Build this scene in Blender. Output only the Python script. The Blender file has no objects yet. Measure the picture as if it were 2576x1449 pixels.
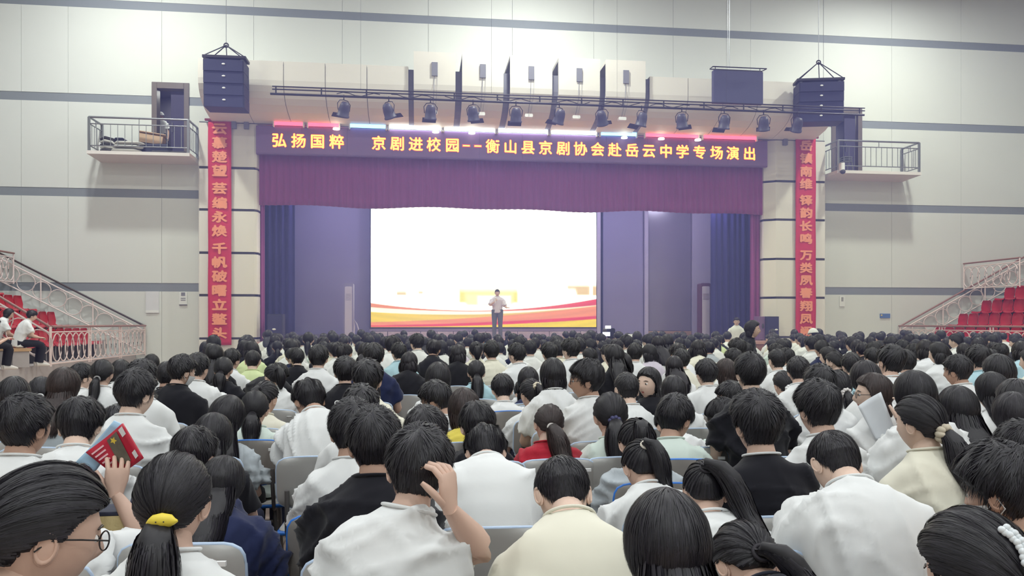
import bpy, math, random
import numpy as np
from mathutils import Matrix, Vector, Euler

# ------------------------------------------------------------------ camera, world, light, exposure
SC = bpy.context.scene
COL = SC.collection
F_PX, W_PX, H_PX, HORIZON, CAM_Z, YAW = 1900.0, 2576.0, 1449.0, 812.0, 1.55, math.radians(7.0)
cam = bpy.data.cameras.new('camera'); cam_o = bpy.data.objects.new('camera', cam); COL.objects.link(cam_o)
cam.sensor_width = 36.0; cam.lens = F_PX / W_PX * 36.0
cam.shift_y = (HORIZON - H_PX / 2) / W_PX
cam.clip_start = 0.05; cam.clip_end = 200
cam_o.location = (0, 0, CAM_Z); cam_o.rotation_euler = (math.pi / 2, 0, -YAW)
SC.camera = cam_o
world = bpy.data.worlds.new('world'); SC.world = world; world.use_nodes = True
world.node_tree.nodes['Background'].inputs[0].default_value = (0.75, 0.8, 0.9, 1)
world.node_tree.nodes['Background'].inputs[1].default_value = 0.02
vs = SC.view_settings
vs.view_transform = 'Standard'; vs.look = 'None'; vs.gamma = 1.0; vs.use_curve_mapping = False
vs.exposure = 0.45
SC.cycles.max_bounces = 4; SC.cycles.diffuse_bounces = 3; SC.cycles.glossy_bounces = 2
SC.cycles.sample_clamp_indirect = 4.0
SC.cycles.use_adaptive_sampling = True; SC.cycles.adaptive_threshold = 0.08
LAMP_W = 190.0          # watts of one high-bay ceiling lamp
LAMP_COL = (0.95, 0.99, 1.0)

# ------------------------------------------------------------------ helpers
rng = np.random.default_rng(7)
random.seed(7)
SN, CN = math.sin(YAW), math.cos(YAW)
def at(px, py, Y):
    """point of the plane y = Y that the photograph shows at a pixel"""
    u, v = px - W_PX / 2, HORIZON - py
    dx, dy = F_PX * SN + u * CN, F_PX * CN - u * SN
    t = Y / dy
    return Vector((dx * t, Y, CAM_Z + v * t))
def at_depth(px, py, d):
    u, v = px - W_PX / 2, HORIZON - py
    t = d / F_PX
    return Vector(((F_PX * SN + u * CN) * t, (F_PX * CN - u * SN) * t, CAM_Z + v * t))
def X(px, Y): return at(px, 0, Y).x
def proj(p):
    d = p[0] * SN + p[1] * CN; l = p[0] * CN - p[1] * SN
    return W_PX / 2 + F_PX * l / d, HORIZON - F_PX * (p[2] - CAM_Z) / d, d
def lin(c):
    return tuple(((x / 255) / 12.92 if x / 255 <= 0.04045 else ((x / 255 + 0.055) / 1.055) ** 2.4) for x in c)

MATS = {}
def mat(name, rgb, rough=0.6, metal=0.0, noise=0.06, nscale=6.0, bump=0.0, bscale=40.0, spec=0.5, emit=None, estr=0.0,
        stretch=None, alpha=None, trans=0.0, sheen=0.0):
    if name in MATS: return MATS[name]
    m = bpy.data.materials.new(name); m.use_nodes = True; MATS[name] = m
    nt = m.node_tree; b = nt.nodes['Principled BSDF']; L = nt.links
    c = lin(rgb)
    tc = nt.nodes.new('ShaderNodeTexCoord'); src = tc.outputs['Object']
    if stretch:
        mp = nt.nodes.new('ShaderNodeMapping'); mp.inputs['Scale'].default_value = stretch
        L.new(src, mp.inputs['Vector']); src = mp.outputs['Vector']
    n = nt.nodes.new('ShaderNodeTexNoise'); n.inputs['Scale'].default_value = nscale; n.inputs['Detail'].default_value = 3
    L.new(src, n.inputs['Vector'])
    mx = nt.nodes.new('ShaderNodeMix'); mx.data_type = 'RGBA'
    mx.inputs[6].default_value = (*[x * (1 - noise) for x in c], 1)
    mx.inputs[7].default_value = (*[min(1, x * (1 + noise)) for x in c], 1)
    L.new(n.outputs['Fac'], mx.inputs[0]); L.new(mx.outputs[2], b.inputs['Base Color'])
    b.inputs['Roughness'].default_value = rough; b.inputs['Metallic'].default_value = metal
    b.inputs['Specular IOR Level'].default_value = spec
    if sheen: b.inputs['Sheen Weight'].default_value = sheen
    if trans: b.inputs['Transmission Weight'].default_value = trans
    if alpha is not None: b.inputs['Alpha'].default_value = alpha
    if emit:
        b.inputs['Emission Color'].default_value = (*lin(emit), 1); b.inputs['Emission Strength'].default_value = estr
    if bump:
        n2 = nt.nodes.new('ShaderNodeTexNoise'); n2.inputs['Scale'].default_value = bscale; n2.inputs['Detail'].default_value = 4
        L.new(src, n2.inputs['Vector'])
        bp = nt.nodes.new('ShaderNodeBump'); bp.inputs['Strength'].default_value = bump; bp.inputs['Distance'].default_value = 0.02
        L.new(n2.outputs['Fac'], bp.inputs['Height']); L.new(bp.outputs['Normal'], b.inputs['Normal'])
    return m

class MB:
    """collects shapes; build() links them as ONE mesh object"""
    def __init__(self): self.v = []; self.f = []; self.mi = []; self.n = 0
    def add(self, verts, faces, mi=0):
        verts = np.asarray(verts, float).reshape(-1, 3); faces = np.asarray(faces, np.int64)
        self.v.append(verts)
        if faces.shape[1] == 3: faces = np.hstack([faces, -np.ones((len(faces), 1), np.int64) - self.n])
        self.f.append(faces + self.n); self.mi.append(np.full(len(faces), mi, np.int32)); self.n += len(verts)
        return self
    def box(self, x0, x1, y0, y1, z0, z1, mi=0, M=None):
        v = np.array([[x, y, z] for z in (z0, z1) for y in (y0, y1) for x in (x0, x1)], float)
        if M is not None: v = tf(v, M)
        return self.add(v, [[0, 2, 3, 1], [4, 5, 7, 6], [0, 1, 5, 4], [2, 6, 7, 3], [0, 4, 6, 2], [1, 3, 7, 5]], mi)
    def rbox(self, x0, x1, y0, y1, z0, z1, r=0.02, mi=0, M=None, axis='y', seg=4):
        """box with four rounded edges along axis"""
        if axis == 'y': a0, a1, b0, b1, c0, c1 = x0, x1, z0, z1, y0, y1
        elif axis == 'z': a0, a1, b0, b1, c0, c1 = x0, x1, y0, y1, z0, z1
        else: a0, a1, b0, b1, c0, c1 = y0, y1, z0, z1, x0, x1
        pts = []
        for (ca, cb, s) in ((a1 - r, b1 - r, 0), (a0 + r, b1 - r, 1), (a0 + r, b0 + r, 2), (a1 - r, b0 + r, 3)):
            for k in range(seg + 1):
                t = (s + k / seg) * math.pi / 2; pts.append((ca + r * math.cos(t), cb + r * math.sin(t)))
        n = len(pts); v = []
        for c in (c0, c1):
            for a, b in pts: v.append((a, c, b) if axis == 'y' else (a, b, c) if axis == 'z' else (c, a, b))
        v = np.array(v)
        if M is not None: v = tf(v, M)
        q = [[i, (i + 1) % n, n + (i + 1) % n, n + i] for i in range(n)]
        self.add(v, q, mi)
        for o in (0, n):
            self.add(np.vstack([v[o:o + n], v[o:o + n].mean(0)]), [[i, (i + 1) % n, n] for i in range(n)], mi)
        return self
    def loft(self, path, ra, rb=None, seg=8, mi=0, up=(0, 0, 1), cap=True, M=None):
        """elliptic tube along a path; ra across, rb along 'up'"""
        P = np.asarray(path, float); n = len(P)
        ra = np.broadcast_to(np.asarray(ra, float), (n,)); rb = ra if rb is None else np.broadcast_to(np.asarray(rb, float), (n,))
        T = np.gradient(P, axis=0); T /= np.linalg.norm(T, axis=1)[:, None] + 1e-12
        U = np.broadcast_to(np.asarray(up, float), (n, 3)).copy()
        par = np.abs((U * T).sum(1)) > 0.98
        U[par] = (0, 1, 0.01) if abs(up[2]) > 0.5 else (0, 0, 1)
        A = np.cross(T, U); A /= np.linalg.norm(A, axis=1)[:, None]
        B = np.cross(A, T)
        a = np.linspace(0, 2 * math.pi, seg, endpoint=False)
        V = P[:, None] + A[:, None] * (ra[:, None] * np.cos(a))[..., None] + B[:, None] * (rb[:, None] * np.sin(a))[..., None]
        V = V.reshape(-1, 3)
        if M is not None: V = tf(V, M)
        i = np.arange(n - 1)[:, None] * seg; j = np.arange(seg)[None]; j2 = (j + 1) % seg
        Q = np.stack([i + j, i + j2, i + seg + j2, i + seg + j], -1).reshape(-1, 4)
        self.add(V, Q, mi)
        if cap:
            for o in (0, (n - 1) * seg):
                c = V[o:o + seg]
                self.add(np.vstack([c, c.mean(0)]), [[k, (k + 1) % seg, seg] for k in range(seg)], mi)
        return self
    def tube(self, pts, r, seg=6, mi=0, M=None): return self.loft(pts, r, seg=seg, mi=mi, M=M)
    def sphere(self, c, r, nu=16, nv=10, mi=0, M=None):
        r = np.broadcast_to(np.asarray(r, float), (3,))
        th = np.linspace(0.02, math.pi - 0.02, nv); ph = np.linspace(0, 2 * math.pi, nu, endpoint=False)
        T, PH = np.meshgrid(th, ph, indexing='ij')
        V = np.stack([np.sin(T) * np.cos(PH), np.sin(T) * np.sin(PH), np.cos(T)], -1).reshape(-1, 3) * r
        if M is not None: V = tf(V, M)
        V = V + np.asarray(c)
        return self.add(V, grid_quads(nv, nu, True), mi)
    def lathe(self, prof, seg=16, M=None, mi=0):
        """profile [(r, z)] turned about z"""
        prof = np.asarray(prof, float); a = np.linspace(0, 2 * math.pi, seg, endpoint=False)
        V = np.stack([prof[:, :1] * np.cos(a), prof[:, :1] * np.sin(a), np.repeat(prof[:, 1:], seg, 1)], -1).reshape(-1, 3)
        if M is not None: V = tf(V, M)
        return self.add(V, grid_quads(len(prof), seg, True), mi)
    def torus(self, R, r, M=None, mi=0, nu=20, nv=8, sx=1, sy=1):
        a = np.linspace(0, 2 * math.pi, nu, endpoint=False); b = np.linspace(0, 2 * math.pi, nv, endpoint=False)
        A, B = np.meshgrid(a, b, indexing='ij')
        V = np.stack([(R + r * np.cos(B)) * np.cos(A) * sx, (R + r * np.cos(B)) * np.sin(A) * sy, r * np.sin(B)], -1).reshape(-1, 3)
        if M is not None: V = tf(V, M)
        i = np.arange(nu)[:, None]; j = np.arange(nv)[None]
        Q = np.stack([i * nv + j, ((i + 1) % nu) * nv + j, ((i + 1) % nu) * nv + (j + 1) % nv, i * nv + (j + 1) % nv], -1).reshape(-1, 4)
        return self.add(V, Q, mi)
    def mesh(self, name, mats, smooth=False):
        V = np.vstack(self.v); F = np.vstack(self.f); mi = np.concatenate(self.mi)
        tri = F[:, 3] < 0
        cnt = np.where(tri, 3, 4); starts = np.concatenate([[0], np.cumsum(cnt)[:-1]])
        mask = np.ones(F.shape, bool); mask[tri, 3] = False
        me = bpy.data.meshes.new(name)
        me.vertices.add(len(V)); me.vertices.foreach_set('co', V.astype(np.float32).ravel())
        loops = F[mask]; me.loops.add(len(loops)); me.loops.foreach_set('vertex_index', loops.astype(np.int32))
        me.polygons.add(len(F)); me.polygons.foreach_set('loop_start', starts.astype(np.int32))
        me.polygons.foreach_set('material_index', mi)
        me.polygons.foreach_set('use_smooth', np.full(len(F), smooth, bool))
        for m in (mats if isinstance(mats, (list, tuple)) else [mats]): me.materials.append(m)
        me.update(calc_edges=True); me.validate()
        return me
    def build(self, name, mats, parent=None, smooth=False, bevel=0.0):
        o = bpy.data.objects.new(name, self.mesh(name, mats, smooth)); COL.objects.link(o); o.parent = parent
        if bevel:
            b = o.modifiers.new('bevel', 'BEVEL'); b.width = bevel; b.segments = 2; b.limit_method = 'ANGLE'
        return o
def grid_quads(n, m, wrap):
    i = np.arange(n - 1)[:, None] * m; j = np.arange(m if wrap else m - 1)[None]; j2 = (j + 1) % m
    return np.stack([i + j, i + m + j, i + m + j2, i + j2], -1).reshape(-1, 4)
def tf(v, M):
    M = np.array(M); return v @ M[:3, :3].T + M[:3, 3]
def rot(rx=0, ry=0, rz=0, loc=(0, 0, 0)):
    return Matrix.Translation(loc) @ Euler((rx, ry, rz)).to_matrix().to_4x4()
def tag(o, label=None, cat=None, group=None, kind=None):
    if label: o['label'] = label
    if cat: o['category'] = cat
    if group: o['group'] = group
    if kind: o['kind'] = kind
    return o
def empty(name, loc=(0, 0, 0), rz=0.0):
    o = bpy.data.objects.new(name, None); COL.objects.link(o); o.empty_display_size = 0.1
    o.location = loc; o.rotation_euler = (0, 0, rz); return o
def struct(name, mb, m, parent=None, bevel=0.0, smooth=False):
    o = mb.build(name, m, parent, smooth, bevel)
    if parent is None: o['kind'] = 'structure'
    return o
def copy_tree(o, parent=None):
    c = o.copy(); COL.objects.link(c); c.parent = parent
    for ch in o.children: copy_tree(ch, c)
    return c
def box_obj(name, b, m, parent=None, bevel=0.0): return MB().box(*b).build(name, m, parent, bevel=bevel)
_fc = {}
def glyph(ch, size, ext, off):
    """flat solid mesh of one written character, centred on its em square"""
    k = (ch, round(size, 4), ext, off)
    if k in _fc: return _fc[k]
    cu = bpy.data.curves.new('glyph', 'FONT'); cu.body = ch; cu.size = size; cu.extrude = ext; cu.offset = off
    cu.align_x = 'CENTER'; cu.resolution_u = 3
    o = bpy.data.objects.new('glyph', cu); COL.objects.link(o)
    dg = bpy.context.evaluated_depsgraph_get(); me = bpy.data.meshes.new_from_object(o.evaluated_get(dg))
    V = np.zeros(len(me.vertices) * 3); me.vertices.foreach_get('co', V); V = V.reshape(-1, 3)
    fs = [list(p.vertices) for p in me.polygons]
    bpy.data.objects.remove(o); bpy.data.curves.remove(cu); bpy.data.meshes.remove(me)
    if len(V):
        V[:, 0] -= (V[:, 0].min() + V[:, 0].max()) / 2; V[:, 1] -= size * 0.37
    _fc[k] = (V, fs); return _fc[k]
def add_glyph(mb, ch, M, size, ext=0.004, off=0.0, mi=0):
    """off thickens the strokes by laying shifted copies over each other"""
    if off > 0:
        for k, (a, b) in enumerate(((1, 0), (-1, 0), (0, 1), (0, -1), (0, 0))): add_glyph(mb, ch, M @ Matrix.Translation((a * off, b * off, k * 0.0004)), size, ext, 0.0, mi)
        return
    V, fs = glyph(ch, size, ext, off)
    if not len(V): return
    V = tf(V, M)
    t = [f for f in fs if len(f) == 3]; q = [f for f in fs if len(f) == 4]
    if t: mb.add(V, t, mi)
    if q: mb.add(V, q, mi)
    for f in fs:
        if len(f) > 4: mb.add(V[f], [[0, i, i + 1] for i in range(1, len(f) - 1)], mi)
FACE = Matrix(((1, 0, 0, 0), (0, 0, -1, 0), (0, 1, 0, 0), (0, 0, 0, 1)))   # writing in xy -> upright, read from -y

# ------------------------------------------------------------------ materials of the hall
M_WALL = mat('wall_paint', (213, 216, 212), 0.7, nscale=0.4, noise=0.03)
M_BAND = mat('band_paint', (132, 138, 146), 0.7, nscale=0.6)
M_JOINT = mat('joint_grey', (150, 150, 148), 0.8)
M_PANEL = mat('pillar_panel', (226, 222, 216), 0.55, nscale=0.7, noise=0.03)
M_DARK = mat('dark_joint', (70, 68, 72), 0.8)
M_CANOPY = mat('canopy_panel', (226, 222, 214), 0.5, nscale=0.5, noise=0.02)
M_SLOT = mat('slot_grey', (128, 128, 140), 0.8)
M_STEEL = mat('dark_steel', (54, 50, 54), 0.45, 0.6)
M_GREYSTEEL = mat('grey_steel', (140, 142, 146), 0.35, 0.7)
M_BLACKBOX = mat('navy_black', (34, 34, 58), 0.6, nscale=8)
M_WHITE = mat('white_plain', (235, 235, 235), 0.6)
M_CEIL = mat('ceiling_paint', (190, 192, 194), 0.8, nscale=0.3)
M_FLOOR = mat('floor_beige', (190, 170, 158), 0.35, nscale=1.2, noise=0.08)
M_STAGEWOOD = mat('stage_floor', (190, 150, 140), 0.3, nscale=2.0, noise=0.1, stretch=(1, 8, 1))
M_STAGEDARK = mat('stage_dark', (62, 58, 84), 0.8)
M_BACKDROP = mat('backdrop_grey', (150, 146, 180), 0.55, nscale=0.8)
M_CRIMSON = mat('crimson_velvet', (142, 62, 124), 0.85, nscale=3, noise=0.12, stretch=(8, 1, 0.4), sheen=0.3)
M_NAVYCURT = mat('navy_velvet', (44, 44, 104), 0.85, nscale=3, noise=0.12, stretch=(8, 1, 0.4), sheen=0.2)
M_CONC = mat('concrete', (176, 170, 168), 0.8, nscale=2)

YW, YP, YC = 25.2, 24.8, 23.2         # wall face, pillar face, canopy face
ZB = (2.68, 5.65, 8.62, 11.6)         # grey bands on the wall
HB = 0.135

# floor, ceiling, the walls that close the hall
struct('floor', MB().box(-17, 25, -8, 34, -0.2, 0), M_FLOOR)
struct('ceiling', MB().box(-17, 25, -8, 34, 14.6, 14.8), M_CEIL)
struct('wall_left', MB().box(-17.2, -17, -8, 34, 0, 14.6), M_WALL)
struct('wall_right', MB().box(25, 25.2, -8, 34, 0, 14.6), M_WALL)
struct('wall_rear', MB().box(-17, 25, -8.2, -8, 0, 14.6), M_WALL)
OPEN_X = (-5.13, 11.89)
# end wall: panels and bands, with the stage opening and two doors left free
wb = empty('wall_back', (0, YW, 0)); tag(wb, kind='structure')
DOORS = ((-8.43, -7.29), (14.5, 15.66)); DOOR_Z = (6.75, 9.2)
holes = [(OPEN_X[0] - 0.3, OPEN_X[1] + 0.3, 0.0, 7.9)] + [(a, b, *DOOR_Z) for a, b in DOORS]
def cut(x0, x1, z0, z1):
    """a wall rectangle minus the openings"""
    rs = [(x0, x1, z0, z1)]
    for (a, b, c, d) in holes:
        out = []
        for (p, q, r, s) in rs:
            if b <= p or a >= q or d <= r or c >= s: out.append((p, q, r, s)); continue
            if p < a: out.append((p, a, r, s))
            if q > b: out.append((b, q, r, s))
            m0, m1 = max(p, a), min(q, b)
            if r < c: out.append((m0, m1, r, c))
            if s > d: out.append((m0, m1, d, s))
        rs = out
    return rs
rows = [0.0] + [z for b in ZB for z in (b - HB, b + HB)] + [14.6]
xs = [-17 + 2.8 * i for i in range(15)] + [25]
xs = [-17, -15.1, -12.3, -10.93, -8.13, -5.3, -2.5, 0.3, 3.1, 5.9, 8.7, 11.5, 14.2, 16.8, 19.5, 22.3, 25]
for k in range(len(rows) - 1):
    if k % 2 == 0:
        for a, b in zip(xs[:-1], xs[1:]):
            for (p, q, r, s) in cut(a + 0.004, b - 0.004, rows[k], rows[k + 1]):
                box_obj('panel', (p, q, 0, 0.10, r, s), M_WALL, wb)
    else:
        for (p, q, r, s) in cut(-17, 25, rows[k], rows[k + 1]):
            box_obj('band', (p, q, 0.012, 0.10, r, s), M_BAND, wb)
mb = MB()
for (p, q, r, s) in cut(-17, 25, 0, 14.6): mb.box(p, q, 0.10, 0.2, r, s)
mb.build('backing', M_JOINT, wb)

# doors up on the balconies
M_DOORFR = mat('door_frame', (104, 94, 90), 0.5)
M_DOORWAY = mat('doorway_room', (112, 108, 122), 0.7)
M_PANE = mat('pane_glass', (190, 200, 215), 0.1, spec=0.8)
M_LIT = mat('lit_window', (230, 235, 240), 0.5, emit=(235, 240, 245), estr=0.8)
for n, (a, b) in enumerate(DOORS):
    d = empty('door_%d' % (n + 1), ((a + b) / 2, YW, DOOR_Z[0])); tag(d, kind='structure')
    w = (b - a) / 2; h = DOOR_Z[1] - DOOR_Z[0]
    for (p, q, r, s) in ((-w, -w + 0.16, 0, h), (w - 0.16, w, 0, h), (-w + 0.16, w - 0.16, h - 0.2, h)):
        box_obj('frame', (p, q, -0.03, 0.3, r, s), M_DOORFR, d, 0.01)
    mb = MB(); mb.box(-w - 0.4, w + 0.4, 1.7, 1.8, 0, h); mb.box(-w - 0.5, -w - 0.4, 0.2, 1.8, 0, h)
    mb.box(w + 0.4, w + 0.5, 0.2, 1.8, 0, h); mb.box(-w - 0.5, w + 0.5, 0.2, 1.8, h, h + 0.1); mb.box(-w - 0.5, w + 0.5, 0.2, 1.8, -0.1, 0)
    mb.build('landing', M_DOORWAY, d)
    box_obj('window_pane', (-0.42, -0.05, 1.66, 1.70, 1.32, 1.45), M_LIT, d)
    box_obj('window_frame', (-0.45, -0.02, 1.65, 1.69, 1.24, 1.32), M_DARK, d)
    l = bpy.data.lights.new('stair_lamp', 'AREA'); l.size = 0.4; l.energy = 9; l.color = LAMP_COL; lo = bpy.data.objects.new('stair_lamp', l); COL.objects.link(lo); lo.parent = d; lo.location = (0, 1.0, h - 0.06)
    MB().rbox(-0.22, 0.22, 0.8, 1.2, h - 0.05, h, 0.02, axis='z').build('stair_light', M_LIT, d)
    lf = MB().box(0, 0.42, 0.0, 0.04, 0.02, h - 0.24).build('leaf', M_STAGEDARK, d, bevel=0.006)
    lf.location = (w - 0.6, 0.12, 0)
    MB().tube([(0.05, -0.03, 0.9), (0.05, -0.03, 1.2)], 0.012).build('handle', M_GREYSTEEL, lf)

# proscenium pillars, faced with five courses of panels
def pillar(name, x0, x1, splay, label):
    p = empty(name, ((x0 + x1) / 2, YP, 0)); tag(p, label, 'pillar', kind='structure')
    a, b = x0 - p.location.x, x1 - p.location.x
    box_obj('core', (a + (0.02 if splay > 0 else 0.37), b - (0.02 if splay < 0 else 0.1), 0.03, 0.4, 0, 7.9), M_DARK, p)
    box_obj('core', (a + 0.02, b - 0.02, 0.3, 0.9, 0, 7.9), M_DARK, p)
    zz = [0.02, 1.02, 1.09, 2.38, 2.46, 3.72, 3.80, 5.08, 5.16, 6.41, 6.49, 7.86]
    for k in range(0, 12, 2):
        z0, z1 = zz[k], zz[k + 1]
        pr = [(a, 0.4), (a, 0.0), (b, 0.0), (b, 0.9)] if not splay else None
        if splay == 1: pr = [(a, 0.42), (a, 0.03), (a + 0.03, 0), (b - 0.09, 0), (b - 0.02, 0.03), (b, 0.10), (b, 0.9)]
        if splay == -1: pr = [(a, 0.9), (a, 0.22), (a + 0.34, 0.0), (b - 0.03, 0), (b, 0.03), (b, 0.42)]
        n = len(pr); c = (0.0, 0.5)
        v = [(x, y, z) for z in (z0, z1) for x, y in pr]
        m = MB().add(v, [[i, i + 1, n + i + 1, n + i] for i in range(n - 1)])
        for o in (0, n): m.add([v[o + i] for i in range(n)] + [(0, 0.5, v[o][2])], [[i, i + 1, n] for i in range(n - 1)])
        m.build('panel', M_PANEL, p)
    return p
pillar('pillar_left', X(499, YP), X(647, YP), 1, 'white panelled stage pillar beside the balcony with stored boxes')
pillar('pillar_right', X(1928, YP), X(2077, YP), -1, 'white panelled stage pillar beside the empty balcony')

# canopy over the stage opening: curved panels, dark slots in the raised middle
cp = empty('canopy', (3.5, YC, 7.9)); tag(cp, 'white curved canopy of panels above the stage opening', 'canopy', kind='structure')
PROF = [(25.15, 9.35), (23.2, 9.35), (23.2, 8.78), (23.22, 8.62), (23.29, 8.46), (23.42, 8.3), (23.62, 8.16), (23.95, 8.03), (24.35, 7.94), (24.78, 7.88)]
def canopy_piece(name, x0, x1, dy, dz, m, thick=0.06):
    pr = [(y - 3.0 * 0 - dy if y < 25 else y, z + (dz if z > 9 else 0)) for y, z in PROF]
    inn = [(y + (thick if y < 25 else 0), z - (thick if z > 9 else -thick * 0.6)) for y, z in pr]
    n = len(pr); v = []
    for x in (x0, x1):
        for y, z in pr: v.append((x - 3.5, y - YC, z - 7.9))
        for y, z in inn: v.append((x - 3.5, y - YC, z - 7.9))
    q = []
    for i in range(n - 1):
        q += [[i, i + 1, 2 * n + i + 1, 2 * n + i], [n + i + 1, n + i, 3 * n + i, 3 * n + i + 1],
              [i + 1, i, n + i, n + i + 1], [2 * n + i, 2 * n + i + 1, 3 * n + i + 1, 3 * n + i]]
    q += [[0, 2 * n, 3 * n, n], [n - 1, 2 * n - 1, 4 * n - 1, 3 * n - 1]]
    return MB().add(v, q).build(name, m, cp)
JL = [X(p, YC) for p in (497, 610, 713, 818, 923, 1028)]
JR = [X(p, YC) for p in (1634, 1731, 1820, 1907, 1997, 2108)]
for J in (JL, JR):
    for a, b in zip(J[:-1], J[1:]): canopy_piece('panel', a + 0.009, b - 0.009, 0, 0, M_CANOPY)
SL = [(1028, 1040), (1146, 1161), (1266, 1281), (1388, 1402), (1507, 1521), (1621, 1634)]
for (p0, p1), (q0, q1) in zip(SL[:-1], SL[1:]):
    canopy_piece('raised_panel', X(p1, YC) + 0.01, X(q0, YC) - 0.01, 0.16, 0.42, M_CANOPY, 0.1)
mb = canopy_piece('slot_backing', JL[0] + 0.02, JR[-1] - 0.02, -0.10, -0.06, M_SLOT)
for k in range(5):
    xm = (X(SL[k][1], YC) + X(SL[k + 1][0], YC)) / 2 - 3.5
    box_obj('vent', (xm - 0.09, xm + 0.09, -0.20, -0.155, 1.14, 1.55), M_SLOT, cp)
    c = MB().tube([(xm - 0.01, -0.175, 1.15), (xm - 0.03, -0.19, 0.6), (xm - 0.06, 0.2, 0.12)], 0.008)
    c.tube([(xm + 0.08, -0.175, 1.15), (xm + 0.06, -0.19, 0.6), (xm + 0.02, 0.2, 0.12)], 0.004)
    c.build('cord', M_SLOT, cp)
    MB().rbox(xm - 0.16, xm + 0.09, 0.1, 0.26, 0.07, 0.17, 0.03, axis='y').build('socket_box', M_WHITE, cp)
for px, w in ((556, 0.0), (590, 0.07), (621, 0.07), (1973, 0.07)):
    x = X(px, YP) - 3.5
    if w: box_obj('bracket', (x - w, x + w, 1.48, 1.62, -0.22, 0.02), M_SLOT, cp)

# the stage house
YS = 22.9; ZS = 0.95
fl = MB().box(-5.1, 11.86, YS, 33, ZS - 0.08, ZS); struct('floor_stage', fl, M_STAGEWOOD)
mb = MB(); mb.box(-5.1, 11.86, YS + 0.05, YS + 0.15, 0, ZS - 0.08); struct('trim_1', mb, mat('stage_front', (150, 112, 108), 0.5, nscale=2))
mb = MB(); mb.box(-6.5, 13.4, 33, 33.2, 0, 10); mb.box(-6.7, -6.5, 25.5, 33.2, 0, 10); mb.box(13.4, 13.6, 25.5, 33.2, 0, 10)
struct('wall_stage', mb, M_STAGEDARK)
struct('ceiling_stage', MB().box(-6.7, 13.6, 25.45, 33.2, 10, 10.2), M_STAGEDARK)

# ------------------------------------------------------------------ ceiling lamps (the hall's own light, just above the view)
M_LAMPGLOW = mat('lamp_glow', (255, 252, 245), 0.5, emit=(255, 252, 245), estr=12.0)
def high_bay(x, y, z, label, power):
    r = empty('high_bay_lamp', (x, y, z)); tag(r, label, 'lamp', 'high-bay lamps under the ceiling')
    MB().lathe([(0.03, 0.62), (0.12, 0.55), (0.14, 0.35), (0.3, 0.1), (0.34, 0.0), (0.33, 0.0), (0.29, 0.1), (0.10, 0.33)], 20).build('shade', M_GREYSTEEL, r, True)
    MB().lathe([(0.001, 0.08), (0.27, 0.08), (0.27, 0.06), (0.001, 0.06)], 20).build('diffuser', M_LAMPGLOW, r)
    MB().tube([(0, 0, 0.6), (0, 0, 14.6 - z)], 0.02).build('pendant_rod', M_GREYSTEEL, r)
    l = bpy.data.lights.new('lamp_light', 'AREA'); l.shape = 'DISK'; l.size = 0.55; l.energy = power; l.color = LAMP_COL
    lo = bpy.data.objects.new('lamp_light', l); COL.objects.link(lo); lo.parent = r; lo.location = (0, 0, -0.02)
for y, xs_, pw in ((21.0, (-8.6, 3.4, 15.9), 2.4), (15.0, (-10.5, -3.5, 3.5, 10.5, 17.5), 0.6), (8.0, (-10.5, -3.5, 3.5, 10.5, 17.5), 0.75), (1.0, (-10.5, -3.5, 3.5, 10.5, 17.5), 0.75), (-5.5, (-7.0, 0.0, 7.0, 14.0), 1.0)):
    for x in xs_:
        high_bay(x, y, 13.3, 'bell-shaped steel high-bay lamp hanging from the hall ceiling', LAMP_W * pw)

# ------------------------------------------------------------------ curtains
def curtain(x0, x1, y, z0, z1, m, name, label, pitch=0.16, amp=0.05, hem=0.0, group=None):
    w = x1 - x0; n = max(12, int(w / pitch * 8)); nz = 10
    u = np.linspace(0, 1, n); ph = np.cumsum(rng.uniform(0.7, 1.3, n)); ph = ph / ph[-1] * w / pitch * 2 * math.pi
    o = empty(name, ((x0 + x1) / 2, y, z0)); tag(o, label, 'curtain', group)
    V = []
    for k in range(nz):
        t = k / (nz - 1); a = amp * (0.55 + 0.45 * (1 - t))
        zz = t * (z1 - z0) + (1 - t) * hem * np.sin(u * 23.0) * np.sin(u * 7.1)
        V.append(np.stack([(u - 0.5) * w, a * np.sin(ph) + 0.02 * np.sin(u * 31), zz], -1))
    V = np.vstack(V)
    me = MB().add(V, grid_quads(nz, n, False)); c = me.build('cloth', m, o, True)
    s = c.modifiers.new('thickness', 'SOLIDIFY'); s.thickness = 0.012
    box_obj('heading', (-w / 2, w / 2, -0.03, 0.03, z1 - z0 - 0.03, z1 - z0 + 0.04), m, o)
    return o
vz = lambda py, px, Y: at(px, py, Y).z
curtain(OPEN_X[0] - 0.1, OPEN_X[1] + 0.1, 25.15, 5.34, 7.2, M_CRIMSON, 'valance', 'long crimson velvet valance under the red-lettered sign', 0.2, 0.035, 0.05)
curtain(-5.35, X(665, 25.3), 25.3, ZS, 7.2, M_CRIMSON, 'side_curtain', 'narrow crimson curtain edge beside the stage speaker with a white badge')
curtain(X(1888, 25.3), 12.0, 25.3, ZS, 7.2, M_CRIMSON, 'side_curtain', 'crimson side curtain behind the loudspeaker with a pale side')
curtain(X(660, 25.8), X(747, 26.6) , 26.2, ZS, 8, M_NAVYCURT, 'leg_curtain', 'dark navy leg curtain behind the stage speaker with a white badge', 0.22, 0.06)
curtain(X(1788, 26.4), X(1896, 26.4), 26.4, ZS, 8, M_NAVYCURT, 'leg_curtain', 'wide dark navy leg curtain behind the man in the white shirt', 0.22, 0.06)

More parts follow.
